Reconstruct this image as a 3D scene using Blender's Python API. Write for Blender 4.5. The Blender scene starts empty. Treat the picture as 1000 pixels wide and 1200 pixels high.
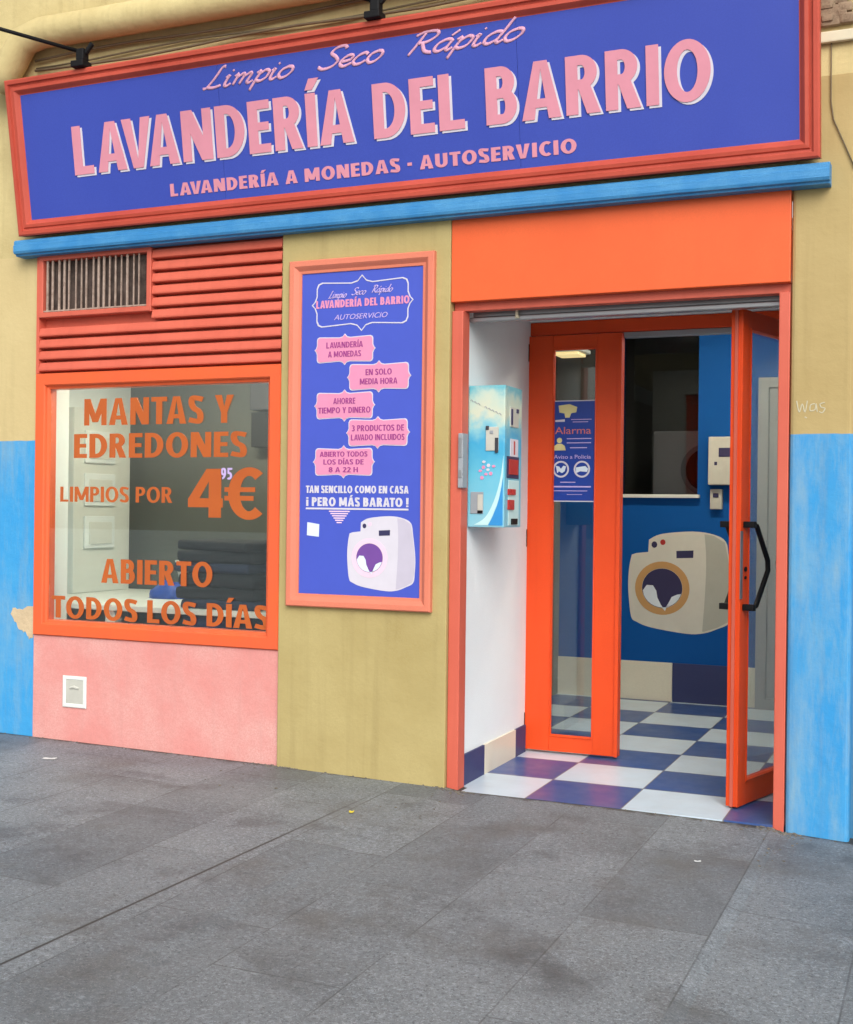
import bpy, bmesh, math, random
from mathutils import Vector, Matrix, noise as mn
C = bpy.context
SC = C.scene
COL = SC.collection
random.seed(7)
rad = math.radians

# ------------------------------------------------------------------ camera
cam = bpy.data.cameras.new('camera')
camo = bpy.data.objects.new('camera', cam)
COL.objects.link(camo)
YAW, ROLL, PITCH = 0.4066, 0.0122, -0.0016
r = Vector((math.cos(YAW), math.sin(YAW), 0)); fw = Vector((-math.sin(YAW), math.cos(YAW), 0)); up = Vector((0, 0, 1))
fw2 = fw*math.cos(PITCH)+up*math.sin(PITCH); up2 = up*math.cos(PITCH)-fw*math.sin(PITCH)
r2 = r*math.cos(ROLL)+up2*math.sin(ROLL); u2 = up2*math.cos(ROLL)-r*math.sin(ROLL)
m = Matrix((r2, u2, -fw2)).transposed().to_4x4()
m.translation = Vector((0, -5.6, 1.3883))
camo.matrix_world = m
cam.sensor_fit = 'HORIZONTAL'; cam.sensor_width = 36.0; cam.lens = 36*1.4263
cam.clip_start = 0.05; cam.clip_end = 600
SC.camera = camo

# ------------------------------------------------------------------ sky, sun, exposure
SUN_EL, SUN_AZ = rad(36), rad(150)      # azimuth: clockwise from +y, i.e. behind the camera
w = bpy.data.worlds.new('World'); SC.world = w; w.use_nodes = True
nt = w.node_tree; bg = nt.nodes['Background']
sky = nt.nodes.new('ShaderNodeTexSky'); sky.sky_type = 'NISHITA'; sky.sun_disc = False
sky.sun_elevation = SUN_EL; sky.sun_rotation = SUN_AZ; sky.dust_density = 4.0; sky.air_density = 1.0
hs = nt.nodes.new('ShaderNodeHueSaturation'); hs.inputs['Saturation'].default_value = 0.25
nt.links.new(sky.outputs[0], hs.inputs['Color']); nt.links.new(hs.outputs[0], bg.inputs[0])
bg.inputs[1].default_value = 0.14
sl = bpy.data.lights.new('sun', 'SUN'); sl.energy = 1.4; sl.angle = rad(45); sl.color = (1, .965, .91)
so = bpy.data.objects.new('sun', sl); COL.objects.link(so)
sd = Vector((math.sin(SUN_AZ)*math.cos(SUN_EL), math.cos(SUN_AZ)*math.cos(SUN_EL), math.sin(SUN_EL)))
so.rotation_euler = sd.to_track_quat('Z', 'Y').to_euler(); so.location = (0, -6, 12)
SC.view_settings.view_transform = 'Standard'; SC.view_settings.look = 'None'
SC.view_settings.gamma = 1.0; SC.view_settings.exposure = 0.3

# ------------------------------------------------------------------ materials
def s2l(c):
    return tuple(((v/255)/12.92 if v/255 <= .04045 else ((v/255+.055)/1.055)**2.4) for v in c)
def _new(name):
    ma = bpy.data.materials.new(name); ma.use_nodes = True
    t = ma.node_tree; b = t.nodes['Principled BSDF']
    return ma, t, b
def N(t, typ, **kw):
    n = t.nodes.new(typ)
    for k, v in kw.items():
        if k in n.inputs: n.inputs[k].default_value = v
        else: setattr(n, k, v)
    return n
def mixc(t, fac, a, b, blend='MIX'):
    n = t.nodes.new('ShaderNodeMix'); n.data_type = 'RGBA'; n.blend_type = blend
    for s, v in ((0, fac), (6, a), (7, b)):
        if hasattr(v, 'is_linked') or hasattr(v, 'links'): t.links.new(v, n.inputs[s])
        elif s == 0: n.inputs[0].default_value = v
        else: n.inputs[s].default_value = (*v[:3], 1)
    return n.outputs[2]
def ramp(t, src, a, b):
    n = t.nodes.new('ShaderNodeMapRange'); n.inputs[1].default_value = a; n.inputs[2].default_value = b
    t.links.new(src, n.inputs[0]); return n.outputs[0]
def noise(t, co, scale, detail=5, rough=.6, sc=None, off=None):
    if sc or off:
        mp = t.nodes.new('ShaderNodeMapping')
        if sc: mp.inputs['Scale'].default_value = sc
        if off: mp.inputs['Location'].default_value = off
        t.links.new(co, mp.inputs[0]); co = mp.outputs[0]
    n = N(t, 'ShaderNodeTexNoise', Scale=scale, Detail=detail, Roughness=rough)
    t.links.new(co, n.inputs['Vector']); return n.outputs['Fac']
def mul(v, k): return tuple(min(1, x*k) for x in v)
def paint(name, c, c2=None, amt=.6, scale=2.2, streak=0, chips=0, chipc=(.35, .3, .24), rough=.6, bump=.2, bscale=70,
          spec=.3, metal=0, z_split=None, lower=None, grain=None):
    """weathered paint: broad tint patches, vertical drip streaks, chips, fine grain"""
    ma, t, b = _new(name)
    co = t.nodes.new('ShaderNodeTexCoord').outputs['Object']
    c2 = c2 or mul(c, .8)
    f = ramp(t, noise(t, co, scale, 7, .62), .38, .72)
    fm = t.nodes.new('ShaderNodeMath'); fm.operation = 'MULTIPLY'; fm.inputs[1].default_value = amt
    t.links.new(f, fm.inputs[0])
    col = mixc(t, fm.outputs[0], c, c2)
    if z_split is not None:
        sep = t.nodes.new('ShaderNodeSeparateXYZ'); t.links.new(co, sep.inputs[0])
        wob = noise(t, co, 6, 3, .6)
        ad = t.nodes.new('ShaderNodeMath'); ad.operation = 'MULTIPLY_ADD'; ad.inputs[1].default_value = .012
        t.links.new(wob, ad.inputs[0]); t.links.new(sep.outputs['Z'], ad.inputs[2])
        k = ramp(t, ad.outputs[0], z_split+.004, z_split+.008)
        lo = mixc(t, ramp(t, noise(t, co, 3.2, 7, .65, off=(3, 1, 5)), .42, .75), lower[0], lower[1])
        # worn patches with their own shape on the low part of the blue dado
        wr = ramp(t, noise(t, co, 3.0, 9, .74, sc=(2.4, 2.4, .5), off=(7.3, 2, 1.2)), .44, .74)
        lo = mixc(t, wr, lo, lower[2])
        col = mixc(t, k, lo, col)
    if streak:
        sf = ramp(t, noise(t, co, 9, 5, .6, sc=(1.6, 1.6, .09)), .52, .8)
        s2 = t.nodes.new('ShaderNodeMath'); s2.operation = 'MULTIPLY'; s2.inputs[1].default_value = streak
        t.links.new(sf, s2.inputs[0])
        col = mixc(t, s2.outputs[0], col, mul(c2, .62))
    fine = noise(t, co, 160, 2, .5)
    col = mixc(t, ramp(t, fine, .3, .9), col, mul(c, .88) if z_split is None else col, 'MIX')
    if chips:
        cf = ramp(t, noise(t, co, 24, 9, .72), .5+.24/chips, .5+.25/chips)
        col = mixc(t, cf, col, chipc)
    t.links.new(col, b.inputs['Base Color'])
    rf = t.nodes.new('ShaderNodeMapRange'); rf.inputs[3].default_value = max(.05, rough-.12); rf.inputs[4].default_value = min(1, rough+.12)
    t.links.new(noise(t, co, 5, 4), rf.inputs[0]); t.links.new(rf.outputs[0], b.inputs['Roughness'])
    b.inputs['Metallic'].default_value = metal; b.inputs['Specular IOR Level'].default_value = spec
    if bump:
        bp = t.nodes.new('ShaderNodeBump'); bp.inputs['Strength'].default_value = bump; bp.inputs['Distance'].default_value = .006
        hn = noise(t, co, bscale, 6, .6, sc=grain)
        t.links.new(hn, bp.inputs['Height']); t.links.new(bp.outputs[0], b.inputs['Normal'])
    return ma
def flat(name, c, rough=.5, spec=.4, metal=0, var=.1):
    ma, t, b = _new(name)
    co = t.nodes.new('ShaderNodeTexCoord').outputs['Object']
    col = mixc(t, ramp(t, noise(t, co, 7, 6, .65), .35, .75), c, mul(c, 1-var*1.6))
    t.links.new(col, b.inputs['Base Color'])
    b.inputs['Roughness'].default_value = rough; b.inputs['Specular IOR Level'].default_value = spec; b.inputs['Metallic'].default_value = metal
    return ma
def glass(name, tint=(.9, .95, .93), refl=1.0):
    ma, t, b = _new(name); t.nodes.remove(b)
    out = t.nodes['Material Output']
    tr = N(t, 'ShaderNodeBsdfTransparent'); tr.inputs[0].default_value = (*tint, 1)
    gl = N(t, 'ShaderNodeBsdfGlossy', Roughness=.012); gl.inputs[0].default_value = (.95, 1, .98, 1)
    fr = N(t, 'ShaderNodeFresnel', IOR=1.5)
    ge = t.nodes.new('ShaderNodeNewGeometry')      # same 1.5 step on the way out of the sheet
    io = t.nodes.new('ShaderNodeMath'); io.operation = 'MULTIPLY_ADD'; io.inputs[1].default_value = 1/1.5-1.5; io.inputs[2].default_value = 1.5
    t.links.new(ge.outputs['Backfacing'], io.inputs[0]); t.links.new(io.outputs[0], fr.inputs['IOR'])
    mx = t.nodes.new('ShaderNodeMixShader')
    k = t.nodes.new('ShaderNodeMath'); k.operation = 'MULTIPLY'; k.inputs[1].default_value = refl; k.use_clamp = True
    t.links.new(fr.outputs[0], k.inputs[0]); t.links.new(k.outputs[0], mx.inputs[0])
    t.links.new(tr.outputs[0], mx.inputs[1]); t.links.new(gl.outputs[0], mx.inputs[2]); t.links.new(mx.outputs[0], out.inputs[0])
    return ma

def fc(*c):      # paint albedo that reads as this colour in the open shade of the front
    return tuple(v/1.31 for v in s2l(c))
ORANGE = s2l((246, 92, 38))
BLUEL = [fc(62, 166, 232), fc(80, 176, 234), fc(136, 184, 214)]
M = dict(
    yellow=paint('yellow_plaster', fc(223, 202, 148), fc(208, 186, 132), streak=.25, chips=.74, chipc=fc(170, 148, 104), rough=.85, bump=.6, bscale=18, z_split=1.765, lower=BLUEL),
    yellow_up=paint('upper_plaster', fc(232, 214, 156), fc(196, 174, 120), amt=.9, scale=3, streak=.5, chips=1.1, chipc=fc(140, 120, 84), rough=.9, bump=.9, bscale=16),
    tan=paint('tan_plaster', fc(200, 177, 123), fc(182, 158, 104), streak=.25, chips=.74, chipc=fc(160, 138, 96), rough=.85, bump=.5, bscale=20, z_split=1.745, lower=[fc(60, 160, 226), fc(84, 170, 224), fc(146, 184, 206)]),
    olive=paint('olive_plaster', fc(202, 184, 126), fc(182, 162, 104), amt=.9, streak=.45, chips=.76, chipc=fc(150, 130, 90), rough=.8, bump=.5, bscale=20),
    pink=paint('pink_plaster', fc(240, 160, 153), fc(244, 192, 184), amt=1, scale=2.8, streak=.3, chips=.95, chipc=fc(224, 128, 116), rough=.8, bump=.5, bscale=22),
    salmon=paint('salmon_paint', fc(230, 114, 92), fc(206, 88, 68), streak=.3, rough=.5, bump=.14, bscale=50, chips=.84, chipc=fc(120, 66, 52)),
    signframe=paint('sign_frame_paint', fc(216, 94, 74), fc(186, 70, 54), amt=.9, streak=.3, rough=.45, bump=.14, bscale=50, chips=.84, chipc=fc(110, 60, 50)),
    louver=paint('louver_paint', fc(238, 118, 94), fc(214, 94, 74), amt=.8, streak=.3, rough=.5, bump=.1, chips=.8, chipc=fc(140, 76, 60)),
    orange=paint('orange_panel_paint', fc(255, 112, 60), fc(240, 98, 52), amt=.7, streak=.14, rough=.45, bump=.08, bscale=10, chips=.68, chipc=fc(190, 90, 60)),
    leaf=paint('orange_door_paint', fc(255, 88, 34), fc(236, 74, 28), amt=.7, streak=.2, rough=.42, bump=.06, bscale=30, chips=.76, chipc=fc(140, 60, 40)),
    winframe=paint('window_frame_paint', fc(255, 112, 62), fc(232, 104, 74), amt=.8, streak=.2, rough=.5, bump=.12, chips=.84, chipc=fc(238, 176, 140)),
    strip=paint('blue_strip_paint', fc(62, 146, 210), fc(104, 178, 226), amt=.9, scale=6, rough=.5, bump=.8, bscale=16, grain=(.12, 1, 3), chips=.76, chipc=fc(170, 190, 204)),
    signblue=paint('sign_blue', fc(64, 84, 190), fc(74, 95, 200), amt=.8, scale=.8, streak=.1, rough=.36, bump=.02, spec=.4),
    posterblue=flat('poster_blue', fc(78, 98, 212), .38, .4, 0, .04),
    pinkprint=flat('pink_print', fc(240, 160, 178), .5, .3, 0, .06),
    cartouche=flat('pale_pink_print', fc(246, 158, 196), .45, .4, 0, .04),
    white=flat('white_print', fc(232, 228, 240), .5, .3, 0, .05),
    lilac=flat('lilac_print', s2l((190, 170, 220)), .5, .3, 0, .05),
    purple=flat('purple_print', s2l((112, 72, 150)), .5, .3, 0, .05),
    ink=flat('dark_ink', s2l((52, 50, 86)), .5, .3, 0, .05),
    redink=flat('red_violet_ink', s2l((150, 60, 130)), .5, .3, 0, .05),
    ring=flat('pale_pink_ring', s2l((232, 200, 218)), .5, .3, 0, .05),
    paleblue=flat('pale_blue_print', s2l((214, 226, 236)), .5, .3, 0, .05),
    greyprint=flat('faded_tag_paint', fc(214, 206, 176), .8, .1),
    posterframe=paint('poster_frame_paint', fc(244, 144, 116), fc(236, 126, 98), streak=.1, rough=.5, bump=.08, bscale=50),
    sideprint=flat('pale_grey_print', s2l((172, 174, 164)), .6, .3, 0, .05),
    lilacgrey=flat('lilac_grey_print', fc(214, 208, 226), .5, .3, 0, .05),
    palepink=flat('pale_script_pink', fc(240, 180, 208), .5, .3, 0, .05),
    midgrey=flat('mid_grey_plastic', s2l((150, 156, 162)), .5, .3),
    darkgrey=flat('dark_grey_plastic', s2l((58, 60, 68)), .5, .3),
    beige=flat('beige_print', s2l((206, 205, 194)), .6, .3, 0, .05),
    tanring=flat('tan_ring', s2l((190, 148, 96)), .6, .3, 0, .05),
    vinyl=paint('orange_vinyl', fc(206, 106, 48), fc(186, 90, 48), amt=.7, rough=.5, bump=0),
    black=flat('black_metal', (.008, .008, .009), .6, .2),
    dark=flat('dark_recess', (.02, .018, .017), .8, .2),
    steel=paint('galvanised_steel', (.42, .43, .44), (.25, .25, .26), rough=.4, metal=.85, bump=.1, grain=(.1, 1, 1)),
    rust=paint('rusty_bars', s2l((176, 156, 142)), s2l((112, 86, 74)), amt=1, scale=30, rough=.8, bump=.4),
    vest=paint('white_wall', (.80, .86, .88), (.68, .73, .75), scale=1.4, rough=.7, bump=.15, bscale=30, chips=.74, chipc=s2l((190, 188, 180))),
    ceil=paint('ceiling_paint', (.72, .71, .69), rough=.9, bump=.1),
    shopblue=paint('shop_blue_wall', s2l((10, 84, 158)), s2l((8, 74, 144)), scale=1.2, amt=.6, rough=.7, bump=.1, bscale=20, spec=.15),
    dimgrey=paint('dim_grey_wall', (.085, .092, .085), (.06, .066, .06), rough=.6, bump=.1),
    dark_box=paint('dark_box_paint', (.045, .043, .04), rough=.8, bump=.1),  # for the added box behind the narrow door glass
    doorgrey=paint('grey_door_paint', (.30, .315, .32), (.25, .265, .27), rough=.5, bump=.05),
    greywall=paint('grey_wall', s2l((128, 132, 124)), s2l((112, 116, 108)), rough=.7, bump=.1),
    cream=paint('cream_tile', s2l((222, 218, 198)), s2l((206, 200, 180)), rough=.35, bump=.05, spec=.5),
    navytile=paint('navy_tile', s2l((54, 62, 104)), s2l((52, 60, 101)), rough=.5, bump=0, spec=.3),
    cabinet=paint('white_enamel', s2l((224, 228, 224)), s2l((206, 210, 206)), rough=.35, bump=.03, spec=.5),
    plastic=flat('grey_white_plastic', s2l((190, 190, 180)), .5, .4),
    redplastic=flat('red_plastic', s2l((170, 40, 36)), .45, .4),
    aqua=flat('aqua_print', fc(96, 192, 226), .35, .4, 0, .06),
    aquapale=flat('pale_aqua_print', s2l((186, 224, 226)), .35, .5, 0, .06),
    creamprint=flat('cream_print', s2l((222, 228, 196)), .35, .5, 0, .06),
    aquablue=flat('aqua_blue_print', s2l((48, 140, 205)), .35, .5, 0, .05),
    alarmblue=flat('alarm_blue', s2l((26, 60, 150)), .35, .5, 0, .06),
    yellowprint=flat('pale_yellow_print', s2l((224, 212, 150)), .5, .3),
    alarmred=flat('coral_print', s2l((214, 120, 112)), .5, .3),
    bareplaster=paint('bare_plaster', s2l((205, 184, 150)), s2l((170, 146, 116)), scale=9, rough=.95, bump=.8, bscale=40),
    brick=paint('broken_brick', s2l((160, 140, 116)), s2l((92, 70, 56)), amt=1, scale=16, rough=.95, bump=.9, bscale=30),
    pvc=flat('white_pvc', s2l((214, 206, 178)), .5, .4),
    cable=flat('grey_cable', s2l((112, 100, 78)), .7, .3),
    bag=flat('black_cloth', (.016, .017, .02), .85, .2),
    bluecloth=flat('blue_plastic', s2l((22, 62, 150)), .5, .4),
    paper=flat('white_paper', fc(225, 228, 228), .7, .2),
    leafy=flat('yellow_litter', s2l((214, 196, 70)), .7, .2),
    glass=glass('window_glass', (.92, .96, .94), 2.4),
    doorglass=glass('door_glass', (.92, .95, .96), 1.0),
    darkglass=glass('smoked_glass', (.58, .58, .6), .6),
    navycloth=flat('navy_cloth', (.02, .028, .06), .85, .2),
    grit=paint('grit', (.2, .18, .15), (.07, .065, .06), amt=1, scale=40, rough=.9, bump=0),
    stuffing=paint('grimy_stuffing', (.085, .06, .05), (.012, .01, .009), amt=1, scale=20, rough=.95, bump=.5),
    sidewall=flat('neighbour_navy', s2l((24, 60, 84)), .6, .3),
)
_l, _t, _b = _new('added_lamp_glow')
_b.inputs['Base Color'].default_value = (.8, .7, .5, 1); _b.inputs['Emission Color'].default_value = (1, .88, .68, 1); _b.inputs['Emission Strength'].default_value = 46
M['lamp'] = _l  # strong glow, used only by the added unseen lamps
_l2 = _l.copy(); _l2.name = 'warm_lamp_glow'; M['warmlamp'] = _l2
_b2 = _l2.node_tree.nodes['Principled BSDF']; _b2.inputs['Emission Color'].default_value = (1, .72, .30, 1); _b2.inputs['Emission Strength'].default_value = .75

def tile_floor():
    ma, t, b = _new('checker_tile')
    co = t.nodes.new('ShaderNodeTexCoord').outputs['Object']
    mp = t.nodes.new('ShaderNodeMapping'); mp.vector_type = 'POINT'
    s = 1/.472
    mp.inputs['Location'].default_value = (1.874*s+20, .016*s+20, .5); mp.inputs['Scale'].default_value = (s, s, 0)
    t.links.new(co, mp.inputs[0])
    ck = N(t, 'ShaderNodeTexChecker', Scale=1.0); t.links.new(mp.outputs[0], ck.inputs[0])
    ck.inputs[1].default_value = (*s2l((196, 213, 225)), 1); ck.inputs[2].default_value = (*s2l((46, 80, 140)), 1)
    br = N(t, 'ShaderNodeTexBrick', Scale=1.0); br.offset = 0
    br.inputs['Brick Width'].default_value = 1; br.inputs['Row Height'].default_value = 1; br.inputs['Mortar Size'].default_value = .008
    br.inputs['Mortar Smooth'].default_value = .3
    t.links.new(mp.outputs[0], br.inputs['Vector'])
    col = mixc(t, ramp(t, noise(t, co, 5, 7, .65), .4, .8), ck.outputs[0], mixc(t, .25, ck.outputs[0], (.3, .29, .27)))
    col = mixc(t, br.outputs['Fac'], col, (.16, .16, .17))
    t.links.new(col, b.inputs['Base Color'])
    rr = t.nodes.new('ShaderNodeMapRange'); rr.inputs[3].default_value = .22; rr.inputs[4].default_value = .45
    t.links.new(noise(t, co, 9, 5), rr.inputs[0]); t.links.new(rr.outputs[0], b.inputs['Roughness'])
    return ma
def pavement():
    ma, t, b = _new('granite_pavement')
    co = t.nodes.new('ShaderNodeTexCoord').outputs['Object']
    base = mixc(t, ramp(t, noise(t, co, 1.9, 8, .66), .34, .68), (.142, .163, .180), (.208, .232, .250))
    # bush-hammered granite grains
    base = mixc(t, ramp(t, noise(t, co, 62, 4, .75), .50, .68), base, (.32, .36, .395))
    base = mixc(t, ramp(t, noise(t, co, 74, 4, .75, off=(4, 2, 0)), .53, .68), base, (.050, .057, .063))
    base = mixc(t, ramp(t, noise(t, co, 190, 2, .6), .60, .70), base, (.44, .47, .50))
    # slabs: long joints run away from the shopfront
    mp = t.nodes.new('ShaderNodeMapping'); mp.inputs['Rotation'].default_value = (0, 0, rad(90))
    mp.inputs['Location'].default_value = (.33, .72+8*.447+.0, 0)
    t.links.new(co, mp.inputs[0])
    br = N(t, 'ShaderNodeTexBrick', Scale=1.0); br.offset = .37; br.offset_frequency = 2
    br.inputs['Brick Width'].default_value = .92; br.inputs['Row Height'].default_value = .447; br.inputs['Mortar Size'].default_value = .0042
    br.inputs['Mortar Smooth'].default_value = .6; br.inputs['Bias'].default_value = 0
    br.inputs['Color1'].default_value = (0, 0, 0, 1); br.inputs['Color2'].default_value = (1, 1, 1, 1); br.inputs['Mortar'].default_value = (.5, .5, .5, 1)
    t.links.new(mp.outputs[0], br.inputs['Vector'])
    sv = t.nodes.new('ShaderNodeMath'); sv.operation = 'MULTIPLY'; sv.inputs[1].default_value = .5
    t.links.new(br.outputs['Color'], sv.inputs[0])
    base = mixc(t, sv.outputs[0], base, (.078, .092, .106))
    jn = noise(t, co, 3.5, 3)
    jm = t.nodes.new('ShaderNodeMath'); jm.operation = 'MULTIPLY'; t.links.new(br.outputs['Fac'], jm.inputs[0])
    t.links.new(ramp(t, jn, .3, .75), jm.inputs[1])
    base = mixc(t, jm.outputs[0], base, (.05, .05, .05))
    # brown and dark stains
    st = ramp(t, noise(t, co, 1.7, 7, .62, off=(2.6, .4, 0)), .52, .68)
    s1 = t.nodes.new('ShaderNodeMath'); s1.operation = 'MULTIPLY'; s1.inputs[1].default_value = .55; t.links.new(st, s1.inputs[0])
    base = mixc(t, s1.outputs[0], base, (.094, .090, .084))
    st2 = ramp(t, noise(t, co, 2.6, 8, .68, off=(9.1, 3.4, 0)), .55, .66)
    s3 = t.nodes.new('ShaderNodeMath'); s3.operation = 'MULTIPLY'; s3.inputs[1].default_value = .5; t.links.new(st2, s3.inputs[0])
    base = mixc(t, s3.outputs[0], base, (.058, .062, .070))
    sep = t.nodes.new('ShaderNodeSeparateXYZ'); t.links.new(co, sep.inputs[0])
    # dark stains that stop dead at a slab edge
    def M2(op, *a):
        n = t.nodes.new('ShaderNodeMath'); n.operation = op
        for k_, v in enumerate(a):
            if isinstance(v, (int, float)): n.inputs[k_].default_value = v
            else: t.links.new(v, n.inputs[k_])
        return n.outputs[0]
    def edge_stain(base, p0, p1, width, k, side=1):
        dx, dy = p1[0]-p0[0], p1[1]-p0[1]; L_ = math.hypot(dx, dy); dx /= L_; dy /= L_
        X_ = M2('SUBTRACT', sep.outputs['X'], p0[0]); Y_ = M2('SUBTRACT', sep.outputs['Y'], p0[1])
        al = M2('ADD', M2('MULTIPLY', X_, dx), M2('MULTIPLY', Y_, dy))
        ac = M2('ADD', M2('MULTIPLY', X_, -dy*side), M2('MULTIPLY', Y_, dx*side))
        f = M2('MULTIPLY', ramp(t, ac, 0, .012), ramp(t, ac, width, width*.15))
        f = M2('MULTIPLY', f, M2('MULTIPLY', ramp(t, al, -.02, .10), ramp(t, al, L_+.02, L_-.14)))
        f = M2('MULTIPLY', f, ramp(t, noise(t, co, 9, 6, .65), .22, .62))
        return mixc(t, M2('MULTIPLY', f, k), base, (.055, .058, .062))
    base = edge_stain(base, (-1.237, -1.80), (-.871, -2.168), .34, .75, -1)
    base = edge_stain(base, (-2.09, -2.30), (-1.70, -2.55), .26, .6, 1)
    base = edge_stain(base, (-1.167, -.22), (-1.167, -.80), .4, .5, -1)
    base = edge_stain(base, (-.70, -.06), (-.72, -.6), .5, .45, 1)
    base = edge_stain(base, (-4.0, -.55), (-3.3, -.62), .3, .5, -1)
    base = edge_stain(base, (-3.6, -1.0), (-3.02, -1.02), .3, .5, -1)
    base = edge_stain(base, (-1.62, -.95), (-1.62, -1.5), .3, .4, -1)
    # the one open joint
    a = t.nodes.new('ShaderNodeMath'); a.operation = 'MULTIPLY_ADD'; a.inputs[1].default_value = .027; a.inputs[2].default_value = 2.535
    t.links.new(sep.outputs['Y'], a.inputs[0])   # x0(y) = -2.535 + .027 y
    b2 = t.nodes.new('ShaderNodeMath'); b2.operation = 'SUBTRACT'; t.links.new(sep.outputs['X'], b2.inputs[0]); 
    ng = t.nodes.new('ShaderNodeMath'); ng.operation = 'MULTIPLY_ADD'; ng.inputs[1].default_value = .027; ng.inputs[2].default_value = -2.535
    t.links.new(sep.outputs['Y'], ng.inputs[0]); t.links.new(ng.outputs[0], b2.inputs[1])
    ab = t.nodes.new('ShaderNodeMath'); ab.operation = 'ABSOLUTE'; t.links.new(b2.outputs[0], ab.inputs[0])
    jw = t.nodes.new('ShaderNodeMapRange'); jw.inputs[1].default_value = .003; jw.inputs[2].default_value = .009; jw.inputs[3].default_value = 1; jw.inputs[4].default_value = 0
    t.links.new(ab.outputs[0], jw.inputs[0])
    j2 = t.nodes.new('ShaderNodeMath'); j2.operation = 'MULTIPLY'; t.links.new(jw.outputs[0], j2.inputs[0])
    jr = t.nodes.new('ShaderNodeMapRange'); jr.inputs[1].default_value = -.2; jr.inputs[2].default_value = -1.2; jr.inputs[3].default_value = .1; jr.inputs[4].default_value = .95
    t.links.new(sep.outputs['Y'], jr.inputs[0]); t.links.new(jr.outputs[0], j2.inputs[1])
    base = mixc(t, j2.outputs[0], base, (.028, .027, .026))
    # dirt packed along the foot of the walls, gum spots
    dd = t.nodes.new('ShaderNodeMath'); dd.operation = 'MULTIPLY_ADD'; dd.inputs[1].default_value = .16
    t.links.new(noise(t, co, 14, 6, .7), dd.inputs[0]); t.links.new(sep.outputs['Y'], dd.inputs[2])
    base = mixc(t, ramp(t, dd.outputs[0], .040, .070), base, (.048, .044, .038))
    vo = N(t, 'ShaderNodeTexVoronoi', Scale=1.7); t.links.new(co, vo.inputs['Vector'])
    gs = t.nodes.new('ShaderNodeMapRange'); gs.inputs[1].default_value = .018; gs.inputs[2].default_value = .034; gs.inputs[3].default_value = .55; gs.inputs[4].default_value = 0
    t.links.new(vo.outputs['Distance'], gs.inputs[0]); base = mixc(t, gs.outputs[0], base, (.055, .055, .057))
    t.links.new(base, b.inputs['Base Color'])
    b.inputs['Roughness'].default_value = .6; b.inputs['Specular IOR Level'].default_value = .45
    bp = t.nodes.new('ShaderNodeBump'); bp.inputs['Strength'].default_value = .5; bp.inputs['Distance'].default_value = .004
    t.links.new(noise(t, co, 120, 5, .7), bp.inputs['Height']); t.links.new(bp.outputs[0], b.inputs['Normal'])
    return ma
M['tiles'] = tile_floor(); M['pave'] = pavement()

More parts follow.
